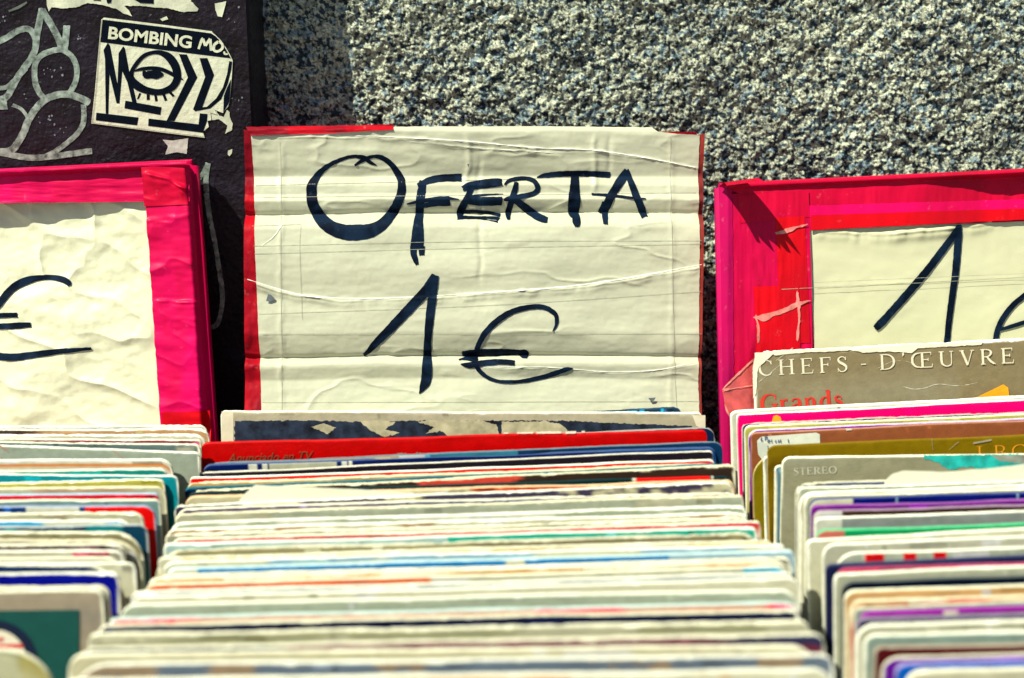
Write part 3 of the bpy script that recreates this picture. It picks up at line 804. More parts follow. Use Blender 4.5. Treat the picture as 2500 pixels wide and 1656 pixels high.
# --- the pink box reading 1 EUR against the granite
U, V = lean_axes(10.5, math.radians(2.0), 3.0)
RB = Plane(CAM + ray(1800, 1000) * 0.958, U, V)
def h_one(X, Y):
    h = .0008 * fbm(X / 200., Y / 120., 51, 3) + .0002 * fbm(X / 40., Y / 30., 52, 2)
    h = h + bump_line(X, Y, [(1985, 562), (2060, 568), (2150, 572), (2260, 562), (2400, 548), (2480, 522), (2700, 510)], 5, .0020, .9)
    return h + bump_line(X, Y, [(1985, 700), (2200, 690), (2500, 676)], 2, .0002)
def h_tape(X, Y):
    return .0007 * fbm(X / 26., Y / 220., 55, 3) + .0005 * fbm(X / 80., Y / 90., 56, 3)
def build_one_box():
    o = empty('pink_box', (RB.O.x, RB.O.y, BASE_Z))
    tag(o, 'pink-taped cardboard box marked with a handwritten 1 before the granite wall', 'box')
    board_core('cardboard_body', RB, [(1752, 448), (2800, 398), (2800, 1040), (1765, 1040)], .016, M_PLUM, o, .0022, .003)
    patch('paper', RB, [(1975, 560), (2800, 520), (2800, 1160), (2000, 1160)], h_one, M_PAPER3, .0002, 260, 220, o, (0, 0, 0, 0), 4)
    lipA = lambda X: np.interp(X, [1800, 1900, 2100, 2250, 2330, 2420, 2800], [.002, .0030, .0032, .0035, .006, .0105, .0110])
    def h_top(X, Y):
        e = np.interp(X, [1752, 2800], [446, 397])
        s = Y - e
        return lipA(X) * sstep(1, 7, s) * (1 - sstep(11, 22, s)) - .005 * (1 - sstep(-2, 5, s)) + h_tape(X, Y) * sstep(15, 40, s) + .0006 * fbm(X / 120., 1.0, 58, 2) 
    patch('tape_strip', RB, [(1754, 447), (2800, 397), (2800, 530), (1960, 560)], h_top, M_CRIM, .0014, 380, 70, o, (0, 0, .6, 0), 5)
    patch('tape_strip', RB, [(1974, 502), (2800, 478), (2800, 522), (1976, 563)], lambda X, Y: h_tape(X, Y) * .6, M_PINK, .0026, 120, 24, o, (1, 0, 1, 0), 6)
    patch('tape_strip', RB, [(1976, 526), (2800, 500), (2800, 522), (1977, 562)], lambda X, Y: h_tape(X, Y) * .6, M_ORED, .0030, 120, 16, o, (.5, 0, 1, 0), 6)
    patch('tape_strip', RB, [(1764, 470), (1974, 494), (1990, 1160), (1780, 1160)], lambda X, Y: 1.3 * h_tape(X, Y) - .0035 * (1 - sstep(1764, 1782, X)) ** 2, mat_tape('raspberry_tape', (.52, .001, .050), (.36, .001, .026), 22), .0021, 110, 260, o, (1, 0, 0, 0), 7)
    patch('tape_strip', RB, [(1756, 450), (1786, 462), (1792, 1160), (1768, 1160)], lambda X, Y: h_tape(X, Y) - .004 * (1 - sstep(1756, 1776, X)), M_PLUM, .0026, 16, 160, o, (0, 1.5, 0, 0), 8)
    patch('tape_strip', RB, [(1890, 532), (1962, 528), (1976, 836), (1906, 842)], lambda X, Y: h_tape(X, Y), M_ORED, .0025, 60, 180, o, (1, 0, 1, 2.2), 9)
    patch('tape_strip', RB, [(1838, 700), (1948, 696), (1956, 1000), (1850, 1000)], lambda X, Y: h_tape(X, Y), M_ORED, .0029, 60, 150, o, (.6, 0, 0, 2.0), 10)
    patch('tape_strip', RB, [(1800, 478), (1972, 466), (1975, 530), (1806, 545)], lambda X, Y: h_tape(X, Y), M_CRIM, .0024, 80, 40, o, (1.6, 0, 0, 0), 11)
    # frosted wrinkles of clear tape
    z7 = lambda x, y, w: (1700 + x / 2.959, 380 + y / 2.959, w / 3.9)
    fr = [[(565, 565, 20), (610, 555, 40), (680, 530, 36), (720, 515, 18), (795, 498, 14)], [(410, 1165, 8), (480, 1170, 70), (540, 1145, 50), (620, 1120, 46), (720, 1075, 50), (760, 1060, 24), (815, 1045, 6)], [(720, 985, 12), (725, 1060, 34), (735, 1160, 16), (722, 1330, 26)], [(420, 1150, 10), (440, 1250, 24), (440, 1350, 12)]]
    each(ribbons, 'tape_fold_and_glint', RB, [[z7(*p) for p in s] for s in fr], lambda X, Y: h_tape(X, Y), M_CLEAR, .0033, o, 3, 2.4, 6)
    poly('loose_film', RB, ragged([(1760, 948), (1800, 908), (1838, 872), (1842, 1000), (1800, 1006), (1776, 1012), (1766, 985)], 2.0, 4, 95), mat('film', (.50, .075, .075), .28, .5, .5, 90, .4, 120, coat=.4), .0052, o)
    each(ribbons, 'tape_fold_and_glint', RB, [[(1761, 948, 3), (1800, 909, 5), (1838, 873, 3)], [(1762, 950, 6), (1790, 946, 3), (1836, 938, 2)], [(1766, 985, 3), (1776, 1010, 6), (1800, 1030, 3)]], lambda X, Y: h_tape(X, Y), M_CLEAR, .0060, o, 3, 1.4, 5)
    ribbons('tape_edges', RB, [[(1890, 707, 1.2), (1990, 702, 1.2), (2250, 690, 1.2), (2500, 677, 1.2)], [(1985, 690, .9), (2250, 678, .9), (2500, 668, .9)]], h_one, M_SEAM, .0032, o, 5, .3, 3)
    one = [[(1885, 512, 40), (1850, 575, 66), (1820, 622, 68), (1700, 782, 70), (1560, 950, 74), (1400, 1132, 72), (1330, 1210, 76), (1290, 1250, 60)], [(1895, 500, 40), (1888, 600, 72), (1872, 800, 68), (1846, 1000, 64), (1826, 1150, 60), (1800, 1420, 58)],
           [(2540, 900, 46), (2440, 960, 50), (2367, 1012, 52), (2280, 1085, 54), (2205, 1185, 56), (2165, 1290, 56), (2150, 1420, 56)], [(2160, 1268, 24), (2250, 1240, 36), (2367, 1205, 42), (2500, 1180, 42)]]
    ribbons('marker_lettering', RB, [[z7(*p) for p in s] for s in one], h_one, M_INK, .0012, o, 2.5, .7, 7)
    # stray end of tape standing off the corner, towards the street
    P0, P1, P2 = [Vector(RB.pt(np.array(p[0]), np.array(p[1]), p[2])) for p in ((1755, 458, .002), (1822, 448, .002), (1875, 440, .002))]
    n, mm = 16, 14
    VV = []
    for j in range(n):
        t = j / (n - 1)
        for i in range(mm):
            s = i / (mm - 1)
            base = P0 + (P1 - P0) * s
            ln = .033 * (1 - .22 * abs(s - .9)) * (1 + .10 * math.sin(i * 2.1) + .06 * math.sin(i * 5.0))
            VV.append(base + RB.N * (ln * t) + Vector((.003 * t * s, 0, .004 * math.sin(t * 2.5) - .002 * t)))
    mesh_np('tape_flap', VV, grid_faces(n, mm), M_CRIM, o)
build_one_box()

# ------------------------------------------------------------------ the bin that carries the records
def build_bin():
    o = empty('record_bin', (0, .72, 0))
    tag(o, 'low plywood record bin on trestle legs holding every sleeve and sign', 'bin')
    m = mat('plywood', (.30, .21, .12), .6, .3, .25, 8, .2, 90, stretch=(1, 8, 8))
    bm = bmesh.new(); box_into(bm, 0, .70, BASE_Z - .009, 1.7, .62, .018, .001); bm_obj('floor_board', bm, m, o)
    bm = bmesh.new(); box_into(bm, 0, .385, BASE_Z + .045, 1.7, .014, .126, .001); bm_obj('front_board', bm, m, o)
    bm = bmesh.new(); box_into(bm, 0, 1.002 - .04, BASE_Z + .03, 1.7, .012, .06, .001); bm_obj('back_board', bm, m, o)
    for x in (-.78, .78):
        for y in (.45, .94):
            bm = bmesh.new(); box_into(bm, x, y, (BASE_Z - .019) / 2, .04, .04, BASE_Z - .019, .002); bm_obj('leg', bm, m, o)
build_bin()

# ------------------------------------------------------------------ record sleeves
M_SLEEVE = mat_attr('record_card', spec=.16)
H_TOP = .285
cream, white, ivory, bone = (.74, .70, .48), (.86, .87, .73), (.80, .79, .60), (.62, .61, .45)
pgreen, grey, taupe, ochre = (.58, .63, .50), (.40, .41, .38), (.30, .26, .20), (.72, .52, .20)
navy, black, red, crim = (.003, .012, .07), (.006, .006, .010), (.44, .004, .018), (.40, .004, .016)
teal, dgreen, green, purple = (.010, .17, .19), (.006, .050, .052), (.010, .33, .15), (.17, .018, .24)
blue, cyan, lblue, pink = (.015, .05, .42), (.03, .33, .60), (.35, .55, .70), (.75, .25, .20)
magenta, brown, olive, maroon = (.85, .004, .22), (.24, .105, .065), (.20, .15, .025), (.09, .014, .018)
dpurp, orange, slate, lcyan = (.045, .028, .050), (.80, .30, .04), (.11, .17, .24), (.55, .74, .70)
plumy, yellow, dbrown, peach = (.28, .05, .13), (.70, .62, .22), (.060, .038, .028), (.80, .52, .30)

_cnt = [0]
def sleeve_mesh(w, H, T, front, edge, wear, fray, rad, seed, bow, closed):
    """one record cover: printed front card, open or folded top edge, back card"""
    nx = 300
    xs = np.concatenate([[0, .0004, .0011], np.linspace(.002, w - .002, nx - 6), [w - .0011, w - .0004, w]])
    if closed:
        prof = [(-T, -H), (-T, -.060), (-T, -.030), (-T, -.012), (-T, -.0055), (-T, -.0030), (-T, -.0017), (-T, -.0007), (-T + .0003, -.0002), (-T * .5, 0), (-.0004, -.0003), (0, -.0012), (0, -.02), (0, -H)]
        lipi = (7, 11)
    else:
        c = min(.0010, T * .3)
        prof = [(-T, -H), (-T, -.060), (-T, -.030), (-T, -.012), (-T, -.0055), (-T, -.0030), (-T, -.0017), (-T, -.0004), (-T + c * .25, -.0001), (-T + c * .8, 0), (-T + c, -.0008), (-T + c * 1.15, -.0040), (-c * 1.15, -.0040), (-c, -.0006), (-c * .7, .0004), (-c * .2, .0003), (0, -.0008), (0, -.02), (0, -H)]
        lipi = (7, 16)
    npf = len(prof)
    n1 = fbm(xs / .060, .5, seed, 3)
    wob = .0007 * n1
    f1 = fray * .0011 * np.abs(fbm(xs / .0085, 1.5, seed + 1, 5, .68)) * (.3 + .9 * np.abs(vn(xs / .03, .2, seed + 4)))
    f2 = fray * .0010 * np.abs(fbm(xs / .0085, 4.5, seed + 2, 5, .68)) * (.3 + .9 * np.abs(vn(xs / .025, .6, seed + 5)))
    dx = np.minimum(xs, w - xs)
    f1 = f1 * (1 + 2.2 * np.exp(-dx / .006)); f2 = f2 * (1 + 2.2 * np.exp(-dx / .006))
    rad = np.where(xs < w / 2, rad * (.6 + 1.1 * (seed * 7 % 11) / 10), rad * (.6 + 1.1 * (seed * 5 % 13) / 12))
    rc = np.where(dx < rad, rad - np.sqrt(np.clip(rad * rad - (rad - dx) ** 2, 0, None)), 0)
    bend = bow * (1 - (2 * xs / w - 1) ** 2) + .25 * bow * vn(xs / .05, .9, seed + 7)
    V = np.zeros((npf, nx, 3)); C = np.zeros((npf, nx, 4))
    fx = xs / w
    for i, (y, z) in enumerate(prof):
        k = 1.0 if z > -.05 else 0.0
        frs = f1 if i < (npf // 2) else f2
        top = max(0.0, 1 + z / .006)
        V[i, :, 0] = xs
        # round the spine corners inwards at the very ends
        V[i, :, 1] = y + bend * (1 if z > -H + .01 else 0) + top * .00025 * vn(xs / .012, i * .4, seed + 30)
        V[i, :, 2] = z + (wob - rc) * k - frs * (1 if z > -.0015 else 0)
        depth = np.full(nx, -z * 1000.0)
        if i <= lipi[0]:
            c = front(fx, depth)
            worn = sstep(.22, .60, wear + .55 * fbm(xs / .010, i * .35, seed + 11, 4) - depth * .85)
            worn = np.maximum(worn, sstep(.2, .6, wear + .3 + .4 * fbm(np.full(nx, -z * 160.), 3.3, seed + 40, 3) - dx * 380))
            c = np.array(c)
            c[:, :3] = c[:, :3] * (1 - worn[:, None]) + np.array(edge) * worn[:, None]
            c[:, 3] *= (1 - worn)
        elif i <= lipi[1]:
            e = np.array(edge)[None, :] * (1 + .10 * vn(xs / .004, i * .7, seed + 13))[:, None]
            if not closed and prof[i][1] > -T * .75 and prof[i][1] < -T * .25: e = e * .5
            if closed:
                pr = front(fx, np.zeros(nx))[:, :3]
                ww = sstep(.35, .65, wear + .5 * fbm(xs / .008, 2 + i * .4, seed + 12, 4))[:, None]
                e = e * ww + pr * (1 - ww)
            c = np.concatenate([e, np.full((nx, 1), .15)], 1)
        else:
            c = np.concatenate([np.tile(np.array(edge) * .8, (nx, 1)), np.full((nx, 1), .2)], 1)
        C[i] = c
    Vf, Cf = V.reshape(-1, 3), C.reshape(-1, 4)
    F = [tuple(f) for f in grid_faces(npf, nx)[:, ::-1]]
    # side closures
    a = [i * nx for i in range(npf)]
    b = [i * nx + nx - 1 for i in range(npf)]
    n0 = len(Vf)
    Vf = np.concatenate([Vf, Vf[a], Vf[b]])
    ce = np.tile(np.append(np.array(edge) * .92, .15), (2 * npf, 1))
    Cf = np.concatenate([Cf, ce])
    F += [tuple(range(n0, n0 + npf)), tuple(range(n0 + 2 * npf - 1, n0 + npf - 1, -1))]
    me = bpy.data.meshes.new('record_sleeve')
    me.from_pydata([tuple(v) for v in Vf], [], F)
    ca = me.color_attributes.new('print', 'FLOAT_COLOR', 'POINT')
    ca.data.foreach_set('color', np.ascontiguousarray(Cf, np.float32).ravel())
    me.update()
    return me

SLEEVES_MARKS = []
def plain(c, gloss=.6, blot=None, bscale=6., thr=.1, bands=(), segs=()):
    """printed front: base colour, blotches of another, bands by depth (mm), segments along the top"""
    c = np.array(c)
    _n = [len(SLEEVES_MARKS)]
    SLEEVES_MARKS.append(1)
    rr = random.Random(_n[0] * 13 + 5)
    marks = []
    for _ in range(rr.randint(3, 9)):
        a = rr.uniform(0, 1)
        marks.append((a, a + rr.choice((.004, .008, .015, .03, .06)), rr.uniform(.2, 2.5), rr.choice((.45, .7, 1.25, 1.6, 3.0))))
    def f(x, d):
        out = np.zeros((len(x), 4)); out[:, :3] = c; out[:, 3] = gloss
        if blot is not None:
            m = sstep(thr - .06, thr + .06, fbm(x * bscale, d * .06, int(bscale * 10) + 3, 4))
            out[:, :3] = out[:, :3] * (1 - m[:, None]) + np.array(blot) * m[:, None]
        for a, b2, col in segs:
            m = (x >= a) & (x < b2)
            out[m, :3] = col
        if gloss < .8:
            for a, b2, dd, kk in marks:
                m = (x >= a) & (x < b2) & (d > dd * .5) & (d < dd + 2.0)
                out[m, :3] = np.minimum(.8, out[m, :3] * kk + (.02 if kk > 2 else 0))
        for d0, d1, col in bands:
            m = (d >= d0) & (d < d1)
            out[m, :3] = col
        lum = out[:, :3] @ np.array([.3, .59, .11])
        out[:, :3] = np.maximum(.001, lum[:, None] + np.where(lum > .33, 1.2, 1.45)[:, None] * (out[:, :3] - lum[:, None]))
        out[:, :3] *= np.where(lum > .33, .57, np.where(lum < .06, .62, .76))[:, None]
        return out
    return f

SLEEVES = {}
def put(row, key, px, py, slope, front, *, edge=ivory, wear=.3, fray=.7, w=.3145, h=H_TOP, rad=.004, T=None, right=False, closed=False, label='', lean=5.5, gloss=.6, Y=None, **kw):
    if not callable(front):
        front = plain(front, gloss, **kw)
    SLEEVES.setdefault(row, []).append(dict(key=key, px=px, py=py, slope=slope, front=front, edge=edge, wear=wear, fray=fray, w=w, h=h, rad=rad, T=T, right=right, closed=closed, label=label, lean=lean, Y=Y))

FRAMES = {}
GROUPS = {'C': 'record sleeves in the middle row', 'L': 'record sleeves in the row by the graffiti door', 'R': 'record sleeves in the row by the granite wall'}
def build_row(row):
    items = SLEEVES[row]
    for it in items:
        A = on_z(it['px'], it['py'], CZ - it['h'])
        if it['Y']:
            r0 = ray(it['px'], it['py'])
            A = CAM + r0 * (it['Y'] / r0.y)
        if row == 'C' and it['key'] not in ('0', '1', 'b'):
            A = CAM + ray(it['px'], it['py']) * float(np.interp(it['py'], [1078, 1134, 1154, 1177, 1199, 1234, 1254, 1276, 1300, 1327, 1342, 1388, 1424, 1444, 1476, 1511, 1546, 1588, 1652], [.874, .862, .852, .832, .812, .790, .777, .766, .757, .744, .722, .704, .686, .668, .652, .640, .613, .591, .567]))
            it['w'] = min(it['w'], .310)
        D = depth_of(A)
        it['A'], it['D'] = A, D
        it['roll'] = -it['slope'] * 1.0 / math.cos(PITCH)
    # keep neighbours apart
    items.sort(key=lambda i: -i['A'].y)
    for k, it in enumerate(items):
        if k:
            mx = items[k - 1]['front_y'] - .0004
            if it['A'].y > mx:
                it['A'].y = mx
        nxt = items[k + 1]['A'].y if k + 1 < len(items) else it['A'].y - .008
        gap = max(it['A'].y - nxt, .0016)
        it['gap'] = gap
        T = it['T'] or min(.0019, gap * .32)
        it['Tm'] = max(T, .0011)
        it['front_y'] = it['A'].y - it['Tm']
    for k, it in enumerate(items):
        jr = random.Random(k * 7 + ord(row[0]))
        r, Ln = it['roll'], math.radians(it['lean'] + jr.uniform(-1.0, 1.0))
        ex = Vector((math.cos(r), 0, math.sin(r)))
        up = Vector((-math.sin(r), 0, math.cos(r)))
        R = Matrix.Rotation(-Ln, 3, 'X')
        ex, up = R @ ex, R @ up
        nb = up.cross(ex)
        A = it['A'].copy()
        w = it['w']
        if it['right']:
            A = A - ex * w
        low = min(A.z, (A + ex * w).z)
        H = (low - BASE_Z) / up.z - .0008
        _cnt[0] += 1
        seed = 100 + 37 * _cnt[0]
        bow = random.Random(seed).uniform(-.18, .22) * min(it['gap'], .006)
        if row + it['key'] in ('R0', 'R2', 'R6', 'R7', 'R9', 'C1', 'C2', 'L5', 'L25'): bow = 0
        me = sleeve_mesh(w, H, it['Tm'], it['front'], it['edge'], it['wear'], it['fray'], it['rad'], seed, bow, it['closed'])
        o = link('record_sleeve', me, M_SLEEVE, None, True)
        M = Matrix(((ex.x, nb.x, up.x, A.x), (ex.y, nb.y, up.y, A.y), (ex.z, nb.z, up.z, A.z), (0, 0, 0, 1)))
        o.matrix_basis = M
        tag(o, it['label'], 'record', GROUPS[row])
        FRAMES[row + it['key']] = (o, Plane(A - nb * it['Tm'], ex, up), it)

# ---- middle row (under the OFERTA sign), from the wall towards the street
sC = -.029
def C(key, px, py, *a, **k):
    sl = k.pop('slope', sC)
    put('C', key, px, py, sl, *a, **k)
C('0', 1292, 1012, (.02, .05, .10), slope=-.050, Y=.8915, edge=(.02, .06, .10), wear=.15, w=.100, blot=cyan, bscale=16., thr=.28, label='navy and cyan cover peeking up tilted at the foot of the OFERTA sign')
C('1', 540, 1003, plain((.66, .60, .44), .7), slope=.004, Y=.879, edge=white, wear=.5, fray=.5, rad=.002, w=.312, T=.0022, label='dark cover in a loose milky plastic bag right before the OFERTA sign')
C('b', 540, 1092, (.005, .017, .055), slope=-.040, w=.3145, edge=(.30, .30, .28), wear=.22, rad=.009, T=.0018, Y=.8580, label='dark blue creased cover whose worn corner sticks out past the red cover')
C('2', 492, 1078, red, edge=crim, wear=.06, fray=.25, rad=.003, T=.0034, gloss=.9, w=.3148, closed=True, slope=-.025, label='wide glossy red cover announcing Anunciado en TV')
C('3', 515, 1131, plain((.50, .44, .32), .7, segs=[(.42, .60, (.06, .16, .22)), (.60, 1.1, (.004, .035, .09))]), slope=-.043, edge=(.12, .18, .22), wear=.1, label='beige cover turning petrol blue, directly ahead of the wide red cover')
C('4', 497, 1134, plain((.003, .014, .085), .8, segs=[(.09, .105, white), (.115, .125, white), (.13, .262, (.62, .63, .48)), (.27, .28, white), (.285, .29, white), (.78, 1.1, (.008, .06, .18))]), slope=-.034, edge=(.05, .09, .22), wear=.10, fray=.3, rad=.003, label='navy cover with a pale label between white slanting stripes')
C('5', 476, 1154, (.013, .009, .016), slope=-.043, edge=(.62, .60, .50), wear=.20, fray=.4, rad=.003, T=.0012, label='blackish plum cover just ahead of the navy striped one')
C('6', 464, 1167, plain((.60, .004, .010), .7), slope=-.036, edge=white, wear=.22, fray=.4, label='thin red cover with a white top edge')
C('7', 456, 1177, plain((.70, .50, .24), .4, (.60, .46, .22), 9., .1), slope=-.036, edge=cream, wear=.5, fray=1.3, w=.322, label='buff cover with a ragged cream edge ahead of the thin red one')
C('8', 452, 1190, plain((.002, .085, .11), .7, (.004, .03, .07), 5., .05, segs=[(.50, .56, ochre)]), slope=-.044, edge=(.01, .13, .17), wear=.15, label='petrol and teal cover behind the dark bottle-green one')
C('9', 468, 1199, plain((.035, .022, .016), .5, (.55, .12, .10), 4., .35), slope=-.049, edge=cream, wear=.5, fray=1.5, w=.325, label='brown-shaded cover with a thick fraying cream edge')
C('10', 460, 1199, plain((.002, .026, .028), .85, segs=[(.816, .822, white), (.825, .958, (.70, .012, .008)), (.960, .966, white)]), slope=-.031, edge=(.006, .06, .06), wear=.08, fray=.3, w=.3290, rad=.005, closed=True, label='dark bottle-green cover with a red block near its end')
C('11', 452, 1212, plain((.42, .10, .05), .4, cream, 5., .0), slope=-.030, edge=peach, wear=.4, label='rusty orange cover tucked behind the white slip of paper')
C('12', 426, 1234, plain((.06, .05, .085), .5, cream, 12., .25), slope=-.042, edge=white, wear=.40, fray=1.3, label='greyish plum cover with white speckled wear ahead of the paper slip')
C('13', 430, 1242, plain((.10, .08, .14), .5, (.05, .06, .15), 4., .1), slope=-.030, edge=ivory, wear=.36, fray=1, label='faded violet-grey cover among ivory ones behind the middle of the row')
C('14', 428, 1254, plain((.50, .54, .42), .5, bone, 7., .1), slope=-.033, edge=cream, wear=.42, fray=1.2, label='pale sage cover with fuzzy cream edge, ahead of the violet-grey one')
C('15', 416, 1276, plain((.50, .56, .42), .5, white, 8., .2), edge=white, wear=.5, fray=1, label='whitish sage cover with scuffed corners')
C('16', 408, 1291, plain(ivory, .4, (.50, .34, .22), 14., .3), edge=white, wear=.55, fray=1.2, label='ivory cover flecked with brown wear')
C('17', 404, 1303, plain(bone, .4, (.40, .40, .30), 6., .1), edge=ivory, wear=.5, fray=1.6, label='bone-coloured cover with a curled fuzzy edge')
C('18', 420, 1314, plain((.48, .09, .11), .5, (.60, .24, .10), 3., -.05), edge=ivory, wear=.34, fray=.9, label='dusty red cover showing as a long rust line')
C('19', 400, 1327, plain(lcyan, .5, segs=[(.48, 1.1, (.06, .36, .28))]), edge=white, wear=.5, fray=.5, label='white and pale aqua cover with a green line at one end')
C('20', 376, 1342, plain((.22, .20, .13), .5, (.30, .28, .18), 5., 0), edge=bone, wear=.42, fray=1.6, rad=.012, w=.329, label='olive-grey round-cornered cover wider than its neighbours')
C('21', 386, 1362, plain((.72, .55, .24), .5, ivory, 10., .15), edge=ivory, wear=.45, fray=1, w=.3225, label='straw-yellow cover worn white in patches')
C('22', 398, 1372, plain(lblue, .5, ivory, 6., .0), edge=white, wear=.5, fray=.6, label='icy blue-white cover right behind the bright blue one')
C('23', 410, 1386, plain((.002, .19, .40), .8, segs=[(.0, .05, white), (.54, .57, ivory), (.80, 1.1, (.45, .62, .72))]), edge=lcyan, wear=.28, fray=.6, label='bright azure blue cover fading to pale blue')
C('24', 384, 1404, plain(bone, .5, (.10, .10, .08), 40., .35), edge=ivory, wear=.40, fray=.9, label='off-white cover with specks of dark lettering, ahead of the azure one')
C('25', 362, 1413, plain((.62, .30, .06), .5, ivory, 12., .1), edge=ivory, wear=.45, fray=.8, label='amber cover with white flecks behind the blue-ended one')
C('26', 350, 1424, plain((.62, .62, .48), .5, segs=[(.0, .45, (.55, .17, .10)), (.93, 1.1, (.02, .36, .52))]), edge=ivory, wear=.3, fray=.4, label='pale cover with a rust half and a turquoise blue end')
C('27', 320, 1444, plain((.20, .22, .24), .5), edge=white, wear=.48, fray=.4, label='grey cover below a broad white edge')
C('28', 326, 1456, plain(ivory, .4), edge=white, wear=.5, fray=.4, rad=.006, label='bright white cover with rounded shoulders')
C('29', 294, 1476, plain((.50, .56, .44), .5, (.56, .60, .50), 3., .1), edge=white, wear=.45, fray=.3, rad=.006, slope=-.022, label='broad pale grey-green cover, the widest plain front in the near half')
C('30', 268, 1509, plain((.78, .42, .30), .5, (.72, .05, .12), 6., .18), edge=lcyan, wear=.30, fray=.7, slope=-.024, label='salmon cover with raspberry patches')
C('31', 238, 1524, plain((.006, .010, .04), .6, (.10, .11, .13), 3., .3), edge=ivory, wear=.38, fray=1, slope=-.022, label='near-black navy cover ahead of the salmon one')
C('32', 216, 1547, plain((.46, .46, .30), .5, bone, 6., .1), edge=ivory, wear=.45, fray=1.4, slope=-.020, label='dull olive-cream cover with a chewed edge')
C('33', 200, 1581, plain((.13, .035, .055), .5, (.02, .03, .07), 2., .0), edge=ivory, wear=.42, fray=1, slope=-.020, label='dark wine and navy cover near the street end')
C('34', 166, 1595, plain((.72, .68, .48), .5), edge=ivory, wear=.5, fray=.5, rad=.008, slope=-.012, label='buttery cream cover ahead of the wine-dark one')
C('35', 176, 1619, plain((.15, .18, .22), .5, (.30, .24, .18), 14., .25), edge=white, wear=.45, fray=.4, rad=.010, slope=-.013, label='slate blue cover with round corners at the street end')
C('36', 134, 1657, plain(ivory, .5, peach, 8., .25), edge=white, wear=.5, fray=.5, rad=.010, slope=-.014, label='nearest white cover of the row under the OFERTA sign')

# ---- row by the granite wall
sR = -.050
def R(key, px, py, *a, **k):
    sl = k.pop('slope', sR)
    put('R', key, px, py, sl, *a, **k)
R('0', 1838, 858, plain((.26, .222, .15), .55, (.31, .285, .21), 3., .15), slope=-.046, Y=.905, edge=white, wear=.62, fray=2.2, rad=.006, T=.005, label='battered taupe cover titled CHEFS - D OEUVRE', lean=7.)
R('1', 1782, 1003, white, h=.2850, edge=white, wear=.4, fray=.5, rad=.003, slope=-.049, T=.0035, label='white-edged cover close behind the magenta one')
R('2', 1797, 1012, magenta, slope=-.051, edge=white, wear=.24, fray=.4, rad=.004, gloss=.8, label='hot magenta cover in front of the taupe CHEFS one', T=.002)
R('3', 1810, 1034, plain(peach, .5, (.03, .04, .08), 10., -.1), slope=-.040, edge=(.45, .42, .36), wear=.35, fray=1.4, rad=.003, label='patchy navy and tan cover right ahead of the magenta one')
R('4', 1816, 1040, plain((.62, .60, .20), .5), slope=-.043, edge=ivory, wear=.35, fray=.6, rad=.006, label='lemon-yellow cover between the patchy and the violet ones')
R('5', 1826, 1049, plain(purple, .6), slope=-.043, edge=(.60, .50, .64), wear=.2, fray=.5, rad=.004, label='violet cover showing as a thin line behind the brown one')
R('6', 1832, 1057, plain((.25, .105, .065), .55), slope=-.046, edge=(.40, .20, .13), wear=.12, fray=.3, rad=.003, label='milk-chocolate brown cover with a white LP sticker')
R('7', 1872, 1087, plain((.20, .145, .030), .8, (.12, .08, .02), 3., .1), slope=-.043, edge=(.55, .40, .10), wear=.15, fray=.3, rad=.003, label='bronze-olive cover with orange letters', closed=True)
R('6b', 1836, 1112, plain((.22, .18, .015), .6), slope=-.05, edge=(.50, .44, .20), wear=.3, fray=.8, rad=.010, T=.0015, Y=.8335, label='mustard-olive cover with a drooping corner behind the bronze one')
R('6c', 1862, 1112, plain((.45, .47, .40), .5), slope=-.05, edge=white, wear=.5, fray=.7, rad=.004, T=.0012, Y=.8265, label='white-edged cover showing only its side behind the bronze one')
R('8', 1890, 1137, plain((.14, .22, .27), .5), edge=ivory, wear=.5, fray=.5, rad=.003, slope=-.02, label='steel blue cover whose side shows beside the STEREO one', T=.002, Y=.8035)
R('9', 1908, 1114, plain((.42, .41, .28), .5, (.46, .46, .34), 6., .2), slope=-.010, edge=ivory, wear=.25, fray=.3, rad=.003, label='khaki cover marked STEREO with a turquoise splash', h=.2850, T=.0025)
R('10', 1940, 1180, plain((.08, .10, .18), .5), slope=-.036, edge=bone, wear=.35, fray=1.2, rad=.006, label='inky blue cover just ahead of the STEREO one')
R('11', 1946, 1190, plain((.30, .38, .36), .5, pgreen, 5., .1), slope=-.030, edge=ivory, wear=.4, fray=.9, rad=.006, label='dull sea-green cover behind the ivory ones')
R('12', 1950, 1203, plain(ivory, .5), slope=-.036, edge=white, wear=.5, fray=.6, rad=.006, label='ivory cover sitting behind the deep navy one')
R('13', 1962, 1211, plain((.58, .60, .44), .5), slope=-.036, edge=ivory, wear=.45, fray=.9, rad=.006, label='greenish cream cover right behind the deep navy one')
R('14', 1974, 1220, plain((.006, .012, .13), .8, segs=[(.0, .075, ivory), (.15, .153, lblue), (.36, .363, lblue)]), slope=-.036, edge=(.06, .08, .22), wear=.12, fray=.4, rad=.004, label='deep navy cover with a torn pale corner')
R('15', 1980, 1236, plain((.12, .015, .17), .7), slope=-.028, edge=(.26, .08, .33), wear=.18, fray=.4, rad=.003, label='bright violet cover ahead of the deep navy one')
R('16', 1984, 1247, plain((.045, .026, .018), .6, segs=[(0, .05, white)]), slope=-.032, edge=(.30, .20, .30), wear=.10, fray=.4, rad=.003, label='espresso brown cover ahead of the violet one')
R('17', 1988, 1264, plain((.33, .36, .34), .5, segs=[(0, .045, white)]), slope=-.034, edge=white, wear=.3, fray=.4, rad=.003, label='plain ash grey cover behind the emerald one')
R('18', 1992, 1293, plain((.008, .27, .12), .7, segs=[(0, .045, pink)]), slope=-.032, edge=(.10, .50, .25), wear=.12, fray=.4, rad=.003, label='emerald green cover with a scuffed pink corner')
R('19', 1967, 1320, plain(ivory, .5), slope=-.060, edge=white, wear=.5, fray=.3, rad=.003, label='thick cream cover with a straight pale side ahead of the emerald one', h=.2855)
